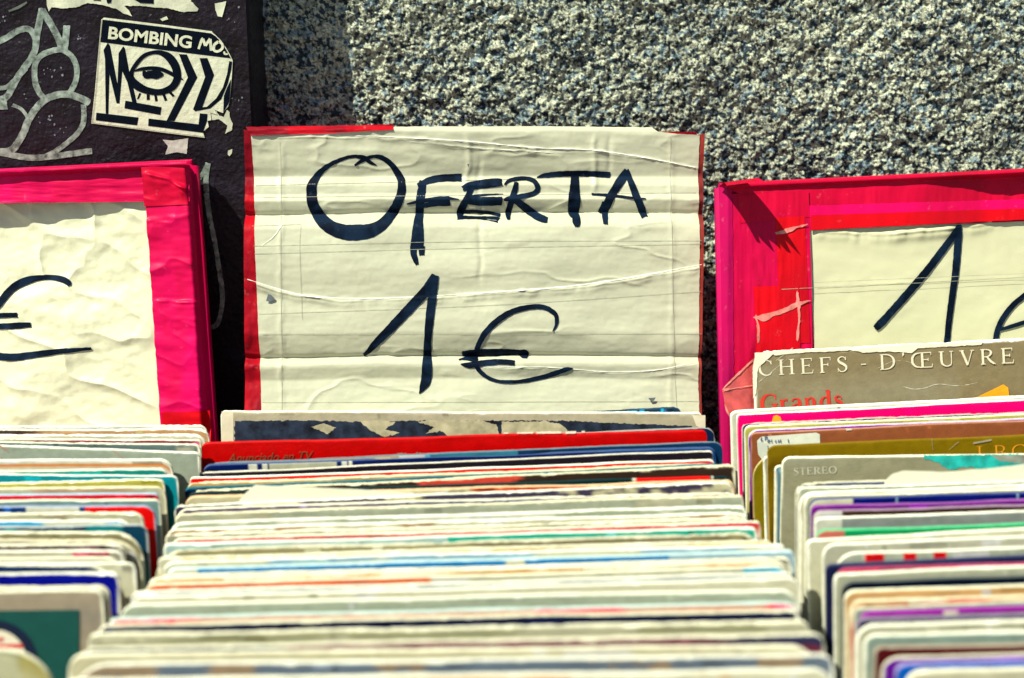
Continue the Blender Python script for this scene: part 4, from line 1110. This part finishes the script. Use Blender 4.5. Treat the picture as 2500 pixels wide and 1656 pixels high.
R('20', 2006, 1329, plain((.62, .62, .50), .5), slope=-.038, edge=white, wear=.45, fray=.3, rad=.004, label='oyster-white cover ahead of the thick cream one')
R('21', 2034, 1352, plain((.50, .54, .44), .5, segs=[(.05, .08, (.45, .03, .05)), (.11, .13, (.45, .03, .05)), (.155, .175, (.45, .03, .05))]), slope=-.040, edge=white, wear=.35, fray=.3, rad=.010, label='pale grey-green cover with the tops of red letters')
R('22', 2014, 1377, plain((.012, .016, .055), .7), slope=-.042, edge=(.04, .05, .12), wear=.12, fray=.3, rad=.005, label='dark indigo cover with a long visible side')
R('23', 2042, 1387, plain((.50, .07, .11), .6), slope=-.036, edge=(.30, .06, .14), wear=.2, fray=.4, rad=.003, label='rose red cover showing as a thin line below the indigo one')
R('24', 2034, 1400, plain((.56, .58, .44), .5), slope=-.038, edge=white, wear=.5, fray=.4, rad=.004, label='white-rimmed cover behind the pitch-dark one')
R('25', 2054, 1420, plain((.003, .007, .018), .8), slope=-.036, edge=(.12, .14, .13), wear=.2, fray=.3, rad=.004, label='pitch-dark blue-black cover behind the apricot one')
R('26', 2060, 1441, plain((.78, .50, .26), .5, (.80, .66, .44), 4., .1), slope=-.028, edge=ivory, wear=.35, fray=.4, rad=.006, label='apricot cover ahead of the pitch-dark one')
R('27', 2072, 1466, plain((.45, .035, .04), .5, peach, 5., .15), slope=-.034, edge=cream, wear=.42, fray=1, rad=.004, label='brick red cover peeling to cream')
R('28', 2084, 1484, plain((.34, .38, .35), .5), slope=-.036, edge=bone, wear=.3, fray=.4, rad=.003, label='pewter cover behind the orchid one')
R('29', 2098, 1493, plain((.17, .003, .19), .8, segs=[(.12, .14, ivory), (.42, .47, ivory)]), slope=-.032, edge=(.35, .03, .38), wear=.12, fray=.4, rad=.003, label='orchid purple cover with two pale chips')
R('30', 2090, 1508, plain((.03, .02, .06), .6), slope=-.030, edge=(.25, .22, .30), wear=.25, fray=.4, rad=.003, label='sooty violet cover ahead of the orchid one')
R('31', 2088, 1524, plain((.60, .60, .46), .5), slope=-.026, edge=white, wear=.5, fray=.3, rad=.005, label='milk-white cover ahead of the sooty violet one')
R('32', 2106, 1550, plain((.34, .44, .38), .5, bone, 4., .1), slope=-.030, edge=white, wear=.4, fray=.4, rad=.005, label='dusty mint cover behind the oxblood one')
R('33', 2132, 1580, plain((.085, .016, .018), .7), slope=-.028, edge=(.40, .34, .26), wear=.2, fray=.4, rad=.006, label='oxblood cover with a slanting corner')
R('34', 2150, 1604, plain((.10, .02, .22), .7), slope=-.034, edge=bone, wear=.3, fray=.5, rad=.006, label='grape purple cover ahead of the oxblood one')
R('35', 2184, 1618, plain((.03, .12, .42), .7), slope=-.028, edge=(.30, .25, .50), wear=.15, fray=.3, rad=.006, label='cobalt blue cover in the last visible ranks by the granite side')
R('36', 2206, 1638, plain((.62, .60, .45), .5), slope=-.03, edge=ivory, wear=.5, fray=.4, rad=.006, label='nearest ivory cover of the row by the granite wall')

# ---- row by the graffiti door (given by the end that shows)
def L(key, px, py, *a, **k):
    sl = k.pop('slope', -.004)
    put('L', key, px, py, sl, *a, right=True, **k)
L('0', 506, 1037, plain(white, .4, bone, 8., .2), edge=white, wear=.6, fray=1.4, rad=.004, label='rearmost white cover in front of the pink euro box')
L('1', 512, 1047, plain((.70, .45, .26), .5, (.08, .05, .05), 4., .1), edge=white, wear=.42, fray=1.6, rad=.005, label='white cover with a torn dark brown strip')
L('2', 505, 1060, plain(ivory, .4), edge=white, wear=.6, fray=1.5, rad=.005, label='frayed white cover between the brown-striped and the claret-lined ones')
L('3', 492, 1073, plain((.20, .05, .09), .5, bone, 4., .1), slope=.002, edge=ivory, wear=.42, fray=1, rad=.003, label='cover showing a faint claret line under its white edge')
L('4', 490, 1084, plain((.12, .16, .16), .5, bone, 5., .1), slope=.010, edge=ivory, wear=.45, fray=1.2, rad=.003, label='cover with a smoky grey line, just behind the large plain sage one')
L('5', 488, 1104, plain((.44, .50, .41), .5, (.48, .54, .45), 3., .1), slope=.034, edge=white, wear=.3, fray=.7, rad=.002, label='large plain sage-grey cover tilting down', T=.002)
L('6', 422, 1120, plain(white, .5, bands=[(3.0, 5.5, (.80, .28, .05))]), slope=-.006, edge=white, wear=.5, fray=.5, rad=.005, label='white cover with an orange stripe', h=.286)
L('7', 408, 1143, plain((.008, .22, .20), .6, (.03, .06, .12), 4., .3), slope=-.012, edge=ivory, wear=.25, fray=.8, rad=.006, label='jade cover just behind the wide turquoise one')
L('8', 436, 1163, plain((.010, .24, .28), .7), slope=.014, edge=white, wear=.32, fray=.8, rad=.004, label='wide turquoise cover reaching out past its neighbours')
L('9', 402, 1168, plain((.10, .10, .16), .5, segs=[(.66, 1.1, (.62, .58, .18))]), slope=-.030, edge=ivory, wear=.35, fray=1.5, rad=.003, label='dusky grey cover with a yellow end')
L('10', 405, 1186, plain((.62, .48, .34), .5, bone, 6., .1), slope=-.016, edge=cream, wear=.5, fray=1.2, rad=.004, label='sandy cover behind the sky-blue lined one')
L('11', 388, 1203, plain((.05, .24, .60), .6, segs=[(.70, 1.1, (.50, .02, .07))]), slope=-.010, edge=lblue, wear=.2, fray=.5, rad=.004, label='sky-blue cover ending in red')
L('12', 392, 1217, plain((.20, .29, .29), .5, segs=[(0.0, .70, (.60, .008, .05))]), slope=-.012, edge=ivory, wear=.36, fray=.5, rad=.004, label='blue-grey cover with a carmine block')
L('13', 380, 1234, plain((.012, .045, .16), .7, segs=[(.78, .87, white), (.88, 1.1, (.60, .03, .015))]), slope=-.010, edge=(.30, .36, .50), wear=.2, fray=.6, rad=.006, label='navy cover with a white and a vermilion patch at the end')
L('14', 352, 1250, plain(bone, .5, taupe, 8., .2), slope=-.010, edge=ivory, wear=.5, fray=1.5, rad=.004, label='putty-coloured cover behind the cyan one')
L('15', 330, 1268, plain((.03, .34, .56), .7, white, 9., .3), slope=-.010, edge=white, wear=.35, fray=1.2, rad=.006, label='cyan cover flecked with white')
L('16', 362, 1281, plain((.012, .05, .09), .6, (.05, .20, .22), 14., .25), slope=-.006, edge=(.40, .45, .44), wear=.3, fray=1.2, rad=.006, label='midnight teal cover with pale flecks along its edge')
L('17', 350, 1297, plain((.26, .24, .16), .5), slope=.0, edge=ivory, wear=.5, fray=1.6, rad=.014, label='drab khaki cover with a rounded worn shoulder')
L('18', 346, 1316, plain((.44, .42, .33), .5), slope=.0, edge=cream, wear=.55, fray=1.4, rad=.012, label='rough cream cover with a grey side, ahead of the drab khaki one')
L('19', 306, 1328, plain((.05, .02, .03), .5), slope=-.004, edge=ivory, wear=.28, fray=1.7, rad=.003, label='blackish cherry cover with torn lower print')
L('20', 302, 1344, plain((.58, .56, .44), .5, segs=[(.92, .98, (.42, .02, .10))]), slope=-.004, edge=white, wear=.5, fray=.7, rad=.006, label='off-white cover with a cherry red corner')
L('21', 298, 1360, plain((.60, .58, .47), .5), slope=-.004, edge=ivory, wear=.5, fray=.7, rad=.008, label='eggshell cover right behind the dark marine one')
L('21b', 332, 1374, plain(ivory, .4), slope=.0, edge=white, wear=.5, fray=.5, rad=.003, T=.0012, label='ivory card whose corner reaches out behind the dark marine cover')
L('22', 288, 1379, plain((.010, .030, .10), .6), slope=.008, edge=ivory, wear=.25, fray=.8, rad=.010, label='dark marine blue cover behind the ultramarine one')
L('23', 292, 1398, plain((.004, .014, .24), .8), slope=-.004, edge=white, wear=.34, fray=.9, rad=.006, label='vivid ultramarine blue cover')
L('24', 268, 1428, plain((.015, .015, .02), .6), slope=-.010, edge=bone, wear=.3, fray=1, rad=.006, label='black-sided cover behind the picture of a disc', T=.004)
L('25', 254, 1436, plain((.34, .30, .24), .45, (.38, .34, .28), 5., .2), slope=-.016, edge=ivory, wear=.45, fray=1.2, rad=.003, label='taupe cover with a dark green square picturing a disc')
L('26', 140, 1583, plain((.60, .60, .42), .5, (.50, .46, .22), 6., .15), slope=.02, edge=ivory, wear=.5, fray=.5, rad=.016, label='nearest cream and mustard cover of the row by the graffiti door', w=.3145)

for r_ in ('C', 'R', 'L'):
    build_row(r_)

# ------------------------------------------------------------------ printing on the covers that show
def serif(ch):
    """letters with thick and thin strokes and serifs, in a unit-high box: (strokes, width)"""
    K, N, Sf = .135, .050, .042
    s = lambda x, y, h=.09: [(x - h, y, Sf), (x + h, y, Sf)]
    D = {
        'C': ([[(.66, .76, .03), (.60, .92, .05), (.42, .99, .06), (.22, .90, .10), (.09, .68, K), (.07, .48, K), (.11, .26, K), (.24, .08, .09), (.44, .01, .06), (.60, .08, .05), (.68, .22, .03)], [(.665, .98, .03), (.665, .72, .05)]], .74),
        'H': ([[(.13, 0, K), (.13, 1, K)], [(.67, 0, K), (.67, 1, K)], [(.13, .52, N), (.67, .52, N)], s(.13, .02, .13), s(.13, .98, .13), s(.67, .02, .13), s(.67, .98, .13)], .82),
        'E': ([[(.13, 0, K), (.13, 1, K)], [(.02, .98, N), (.56, .98, N)], [(.02, .02, N), (.60, .02, N)], [(.13, .52, N), (.44, .52, N)], [(.56, 1, .05), (.57, .80, .03)], [(.60, .0, .05), (.63, .24, .03)], [(.44, .62, .04), (.44, .42, .04)]], .66),
        'F': ([[(.13, 0, K), (.13, 1, K)], [(.02, .98, N), (.56, .98, N)], [(.13, .52, N), (.44, .52, N)], [(.56, 1, .05), (.57, .78, .03)], [(.44, .62, .04), (.44, .42, .04)], s(.13, .02, .12)], .60),
        'S': ([[(.44, .78, .03), (.40, .92, .05), (.27, .99, .05), (.13, .92, .08), (.08, .78, .11), (.16, .62, .14), (.34, .48, .15), (.46, .32, .13), (.45, .14, .09), (.32, .02, .05), (.16, .03, .05), (.06, .20, .03)], [(.45, .98, .03), (.45, .76, .04)], [(.05, .26, .04), (.05, .02, .03)]], .54),
        '-': ([[(.05, .42, .055), (.30, .42, .055)]], .36),
        'D': ([[(.13, 0, K), (.13, 1, K)], [(.02, .98, N), (.30, .98, N), (.52, .92, .07), (.68, .74, .11), (.73, .50, K), (.68, .26, .11), (.52, .08, .07), (.30, .02, N), (.02, .02, N)]], .82),
        "'": ([[(.07, 1.02, .12), (.10, .94, .10), (.06, .80, .02)]], .18),
        'O': ([[(.42, .99, .05), (.22, .91, .09), (.08, .70, K), (.06, .50, K), (.08, .30, K), (.22, .09, .09), (.42, .01, .05), (.62, .09, .09), (.76, .30, K), (.78, .50, K), (.76, .70, K), (.62, .91, .09), (.42, .99, .05)]], .86),
        'Q': ([[(.50, .98, .05), (.24, .91, .09), (.09, .70, K), (.07, .50, K), (.09, .30, K), (.24, .09, .09), (.50, .02, .05)], [(.58, 0, K), (.58, 1, K)], [(.46, .98, N), (1.02, .98, N)], [(.46, .02, N), (1.06, .02, N)], [(.58, .52, N), (.88, .52, N)], [(1.02, 1, .05), (1.03, .80, .03)], [(1.06, 0, .05), (1.09, .24, .03)], [(.88, .62, .04), (.88, .42, .04)]], 1.12),
        'U': ([[(.14, 1, K), (.14, .36, K), (.20, .14, .10), (.36, .02, .06), (.54, .06, .06), (.64, .22, .055), (.65, 1, .055)], s(.14, .98, .13), s(.65, .98, .10)], .76),
        'V': ([[(.12, 1, .13), (.40, .02, .13)], [(.66, 1, .05), (.40, .0, .05)], s(.12, .98, .12), s(.66, .98, .10)], .76),
        'R': ([[(.13, 0, K), (.13, 1, K)], [(.02, .98, N), (.32, .98, N), (.50, .90, .08), (.55, .74, K), (.48, .58, .08), (.32, .50, N), (.13, .50, N)], [(.34, .50, .09), (.50, .22, .13), (.70, .02, .10)], s(.13, .02, .12), s(.70, .02, .08)], .76),
        'T': ([[(.33, 0, K), (.33, 1, K)], [(.02, .98, N), (.64, .98, N)], [(.03, 1, .05), (.02, .76, .03)], [(.63, 1, .05), (.64, .76, .03)], s(.33, .02, .13)], .68),
        'L': ([[(.13, 0, K), (.13, 1, K)], s(.13, .98, .12), [(.02, .02, N), (.56, .02, N)], [(.56, 0, .05), (.59, .26, .03)]], .62),
        'B': ([[(.13, 0, K), (.13, 1, K)], [(.02, .98, N), (.32, .98, N), (.48, .90, .08), (.52, .76, K), (.46, .60, .08), (.32, .53, N), (.13, .53, N)], [(.32, .53, N), (.52, .44, .08), (.58, .27, K), (.52, .10, .08), (.34, .02, N), (.02, .02, N)]], .68),
        'G': ([[(.74, .74, .03), (.66, .92, .05), (.46, .99, .06), (.24, .90, .12), (.10, .68, .17), (.08, .48, .17), (.12, .26, .17), (.26, .08, .12), (.48, .01, .06), (.66, .08, .06)], [(.735, .98, .03), (.735, .70, .05)], [(.68, .0, .16), (.68, .46, .16)], s(.68, .46, .16)], .84),
        'r': ([[(.14, 0, .16), (.14, .66, .16)], [(.14, .46, .05), (.26, .64, .07), (.40, .62, .11)], s(.12, .02, .14), [(.02, .65, .04), (.14, .65, .04)]], .46),
        'a': ([[(.10, .54, .09), (.16, .65, .06), (.30, .67, .06), (.42, .60, .12), (.44, .45, .16), (.44, .10, .16), (.54, .02, .06)], [(.44, .40, .05), (.24, .36, .06), (.10, .22, .13), (.14, .06, .09), (.28, .03, .06), (.44, .16, .05)]], .60),
        'n': ([[(.14, 0, .16), (.14, .66, .16)], [(.14, .50, .05), (.28, .66, .06), (.42, .62, .11), (.47, .46, .16), (.47, 0, .16)], s(.14, .02, .14), s(.47, .02, .14), [(.02, .65, .04), (.14, .65, .04)]], .66),
        'd': ([[(.46, 0, .16), (.46, 1.02, .16)], [(.46, .56, .05), (.30, .66, .06), (.14, .54, .11), (.09, .34, .16), (.13, .14, .11), (.28, .02, .06), (.46, .12, .05)], [(.32, 1.0, .04), (.46, 1.0, .04)], [(.46, .02, .04), (.60, .02, .04)]], .64),
        's': ([[(.38, .50, .04), (.32, .63, .05), (.20, .67, .06), (.09, .58, .10), (.14, .44, .13), (.32, .32, .14), (.40, .18, .11), (.32, .04, .06), (.16, .02, .05), (.05, .16, .04)]], .50),
    }
    return D[ch]

def serif_text(name, pl, text, p0, p1, cap, m, off, parent, gap=.2, wm=1.0, slant=0.0):
    """letters spread evenly from p0 to p1 along their baseline (photo px)"""
    tot, lay = 0.0, []
    for ch in text:
        if ch == ' ':
            tot += .34; continue
        st, w = serif(ch)
        lay.append((st, tot)); tot += w + gap
    tot -= gap
    p0, p1 = np.array(p0, float), np.array(p1, float)
    L = np.hypot(*(p1 - p0)); d = (p1 - p0) / L
    up = np.array([d[1], -d[0]])
    kx = L / tot
    out = []
    for st, x0 in lay:
        for s in st:
            out.append([tuple(p0 + d * ((x + x0 + slant * y) * kx) + up * (y * cap)) + (w * cap * wm,) for x, y, w in s])
    return ribbons(name, pl, out, Z0, m, off, parent, 1.2, .15, 4)

def decal(name, col, rough=.5, **k):
    return mat(name, col, rough, .4, k.pop('var', .08), 150, .15, 400, **k)

# taupe CHEFS cover
o, pl, it = FRAMES['R0']
serif_text('title_line', pl, "CHEFS - D'QUVRE D", (1852, 918), (2545, 882), 37, decal('title_cream', (.72, .68, .50)), .0003, o, .30, 1.15)
serif_text('subtitle', pl, 'Grands', (1858, 1010), (2062, 996), 46, decal('title_red', (.62, .035, .020)), .0003, o, .06, 1.2)
poly('price_tag', pl, [(2372, 975), (2448, 938), (2460, 946), (2464, 975), (2440, 1010), (2372, 1010)], decal('orange_tag', (.85, .36, .010)), .0010, o)
poly('price_tag', pl, [(2470, 972), (2560, 965), (2560, 1010), (2470, 1010)], M_BLACK, .0008, o)
each(ribbons, 'crease', pl, [[(2205, 944, .6), (2230, 950, 1.4), (2260, 947, 1), (2290, 938, 1.2), (2340, 942, 1), (2385, 935, .6)], [(2110, 862, 1), (2180, 848, .8)], [(1895, 880, 1), (1935, 850, 1.2)], [(1850, 935, .8), (1930, 870, .8)], [(2140, 900, .6), (2190, 880, .6), (2240, 890, .5)]], Z0, decal('crease', (.66, .62, .48)), .0002, o, 3, 1.0, 3)
polys('torn_patches', pl, [ragged([(2075, 853), (2200, 842), (2400, 834), (2395, 842), (2240, 850), (2225, 862), (2170, 858), (2110, 862)], 2.0, 5, 41), ragged([(1842, 862), (1895, 858), (1870, 880), (1850, 900), (1846, 960), (1838, 975), (1838, 900)], 2.0, 5, 42), ragged([(1880, 857), (2080, 849), (2070, 856), (1960, 861), (1890, 868)], 1.6, 5, 43)], decal('torn_card', (.76, .72, .56), .8), .0005, o)

# brown cover: sticker with pencilled words
o, pl, it = FRAMES['R6']
stk = poly('price_sticker', pl, [(1848, 1076), (1858, 1066), (1992, 1056), (2001, 1060), (2003, 1130), (1870, 1130), (1850, 1105)], decal('sticker_white', (.62, .65, .54), .4), .0006, o)
z8 = lambda x, y, w=7: (1700 + x / 2.959, 760 + y / 2.959, w / 2.959)
PEN = decal('pencil', (.10, .13, .22))
ribbons('pencil_note', pl, [[z8(*p) for p in s] for s in [[(468, 905), (466, 932), (480, 930)], [(494, 900), (496, 930)], [(494, 900), (508, 902), (506, 914), (496, 916)], [(514, 926), (514, 945)], [(514, 926), (528, 930), (516, 938), (528, 946)], [(545, 925), (538, 935), (546, 946)], [(575, 928), (566, 938), (578, 945)], [(590, 925), (590, 946)], [(590, 936), (606, 934)], [(606, 923), (606, 946)], [(660, 920), (662, 945)]]], Z0, PEN, .0011, o, 1.5, .2, 3)
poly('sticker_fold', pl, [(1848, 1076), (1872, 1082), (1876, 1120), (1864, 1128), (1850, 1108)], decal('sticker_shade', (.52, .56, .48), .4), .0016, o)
polys('scuffs', pl, [ragged([(2064, 1046), (2078, 1046), (2080, 1050), (2066, 1051)], .6, 2, 51)], decal('scuff', (.7, .64, .5)), .0005, o)

# bronze-olive cover: tops of orange capitals
o, pl, it = FRAMES['R7']
serif_text('orange_letters', pl, 'LBO', (2386, 1124), (2512, 1118), 34, decal('orange_print', (.75, .30, .015)), .00035, o, .22, .7)
each(ribbons, 'scratch', pl, [[(2316, 1098, .8), (2340, 1078, 1.4)], [(2274, 1070, 1), (2277, 1098, 1)], [(2375, 1082, 4), (2420, 1074, 4)]], Z0, decal('scratch', (.34, .30, .20)), .0006, o, 3, .4, 3)

# khaki STEREO cover
o, pl, it = FRAMES['R9']
serif_text('stereo_word', pl, 'STEREO', (1938, 1160), (2043, 1155), 17, decal('pale_print', (.62, .62, .50)), .00018, o, .10, .9)
xs_ = np.linspace(2255, 2640, 60)
topv = [(x, 1113 - .010 * (x - 1908) + 2) for x in xs_]
lowv = [(x, 1122 + 20 * sstep(2260, 2320, x) - 4 * sstep(2420, 2500, x) + 12 * fbm(x / 38., .7, 61, 4)) for x in xs_[::-1]]
poly('turquoise_splash', pl, ragged(topv + lowv, 2.5, 3, 62), decal('turquoise', (.015, .40, .36), .5, var=.35), .0002, o)
poly('grey_smudge', pl, ragged([(2420, 1112), (2640, 1108), (2640, 1126), (2520, 1134), (2440, 1126)], 2.5, 4, 63), decal('smudge', (.26, .29, .24), .5, var=.3), .00025, o)

# magenta cover: small yellow mark
o, pl, it = FRAMES['R2']
poly('yellow_mark', pl, [(1884, 1030), (1888, 1016), (1896, 1013), (1905, 1018), (1908, 1030), (1900, 1040), (1886, 1040)], decal('yellow_print', (.85, .40, .01)), .0005, o)

# wide red cover: faint slanted words, scuffs
o, pl, it = FRAMES['C2']
lettering('slanted_words', pl, 'Anunciado en TV', (556, 1129), (766, 1122), 22, decal('dull_gold', (.22, .040, .014)), .0005, o, .006, .3)
lettering('slanted_words', pl, 'El disco', (964, 1122), (1075, 1116), 16, decal('dull_grey', (.25, .20, .16)), .0005, o, .004, .3)
rnd = random.Random(5)
polys('scuffs', pl, [ragged([(x, y), (x + l, y - .02 * l), (x + l, y + w_ - .02 * l), (x, y + w_)], .9, 2, 70 + i) for i, (x, y, l, w_) in enumerate([(1262, 1055, 40, 4), (1310, 1054, 60, 5), (1380, 1053, 26, 6), (1420, 1052, 8, 4), (1230, 1056, 10, 3)])], decal('bare_card', (.80, .70, .55)), .0004, o)

# plastic-bagged cover: pale blooms in the dark picture
o, pl, it = FRAMES['C1']
poly('dark_picture', pl, ragged([(573, 1029), (700, 1026), (860, 1029), (1100, 1027), (1380, 1027), (1520, 1034), (1690, 1040), (1690, 1130), (573, 1130)], 3.5, 4, 84), decal('night_print', (.014, .022, .040), .4, var=.8), .00012, o)
polys('pale_blooms', pl, [ragged([(878, 1028), (930, 1026), (965, 1032), (940, 1048), (975, 1056), (940, 1068), (905, 1052)], 3, 3, 81), ragged([(1020, 1030), (1050, 1026), (1170, 1026), (1210, 1036), (1222, 1062), (1100, 1066), (1075, 1052), (1040, 1060), (1060, 1044)], 4, 3, 82), ragged([(1225, 1030), (1330, 1029), (1370, 1036), (1385, 1050), (1372, 1064), (1225, 1066)], 4, 3, 85), ragged([(760, 1042), (790, 1034), (820, 1044), (800, 1060)], 2.5, 3, 83)], decal('bloom', (.42, .38, .24), var=.3), .0002, o)
each(polys, 'bag_margin', pl, [[(541, 1005), (570, 1005), (570, 1120), (541, 1120)], [(1690, 1014), (1722, 1014), (1722, 1050), (1700, 1040)]], decal('bag', (.66, .60, .44), .3), .00015, o)

# taupe cover with green square and pictured disc
o, pl, it = FRAMES['L25']
poly('green_square', pl, [(-300, 1494), (194, 1488), (194, 1720), (-300, 1720)], decal('bottle_green', (.006, .065, .058), .4), .0005, o)
a_ = np.linspace(0, 2 * math.pi, 60)[:-1]
poly('pictured_disc', pl, [(-10 + 104 * math.cos(t), 1618 + 104 * math.sin(t)) for t in a_], decal('disc_navy', (.006, .014, .04), .35), .0007, o)
poly('disc_label', pl, [(-10 + 76 * math.cos(t), 1612 + 76 * math.sin(t)) for t in a_], decal('disc_cream', (.70, .66, .52)), .0009, o)
polys('label_marks', pl, [[(-60, 1572), (58, 1570), (58, 1580), (-60, 1582)], [(-60, 1566), (10, 1554), (12, 1562), (-60, 1574)]], decal('label_red', (.55, .04, .05)), .0011, o)
# sage cover: two thin rust scratches
o, pl, it = FRAMES['L5']
each(ribbons, 'scratch', pl, [[(0, 1117, 1.3), (32, 1128, 1.3)], [(275, 1099, 1.3), (303, 1121, 1.3)], [(0, 1088, 4), (22, 1104, 1)]], Z0, decal('rust_line', (.42, .16, .12)), .0004, o, 3, .3, 3)

# slips of paper sticking up out of the covers
def slip(key, outline, label, lean_fix=.0012):
    """inner paper standing between two covers: its outline in photo px, on the plane just behind cover key"""
    o0, pl0, it0 = FRAMES[key]
    pl2 = Plane(pl0.O - pl0.N * (it0['Tm'] + lean_fix), pl0.U, pl0.V)
    P = np.array(outline, float)
    n = 90
    x = np.linspace(P[0, 0], P[-1, 0], n)
    ytop = np.interp(x, P[:, 0], P[:, 1]) + .8 * fbm(x / 30., .2, 91, 2)
    u, vtop = pl2.uv_np(x, ytop)
    vlow = (BASE_Z + .004 - pl2.O.z) / pl2.V.z
    rows = [0, .002, .006, .012, .03, .1, 1]
    V = []
    for k, r in enumerate(rows):
        vv = vtop - r if r < 1 else np.full(n, vlow)
        b = .0006 * np.sin(x / 90.) * (r < .1)
        V.append(np.array(pl2.O) + u[:, None] * np.array(pl2.U) + vv[:, None] * np.array(pl2.V) + b[:, None] * np.array(pl2.N))
    o = mesh_np('inner_paper', np.vstack(V), grid_faces(len(rows), n), mat('slip_paper', (.70, .69, .54), .55, .3, .04, 30, .2, 300))
    tag(o, label, 'paper sleeve')
slip('C12', [(584, 1222), (600, 1204), (623, 1184), (700, 1187), (854, 1194), (930, 1199), (1010, 1204)], 'pale paper inner sleeve poking up before the rusty orange cover')
slip('R11', [(2160, 1176), (2178, 1158), (2205, 1150), (2300, 1152), (2420, 1142), (2600, 1122)], 'white paper inner sleeve poking up before the STEREO cover')
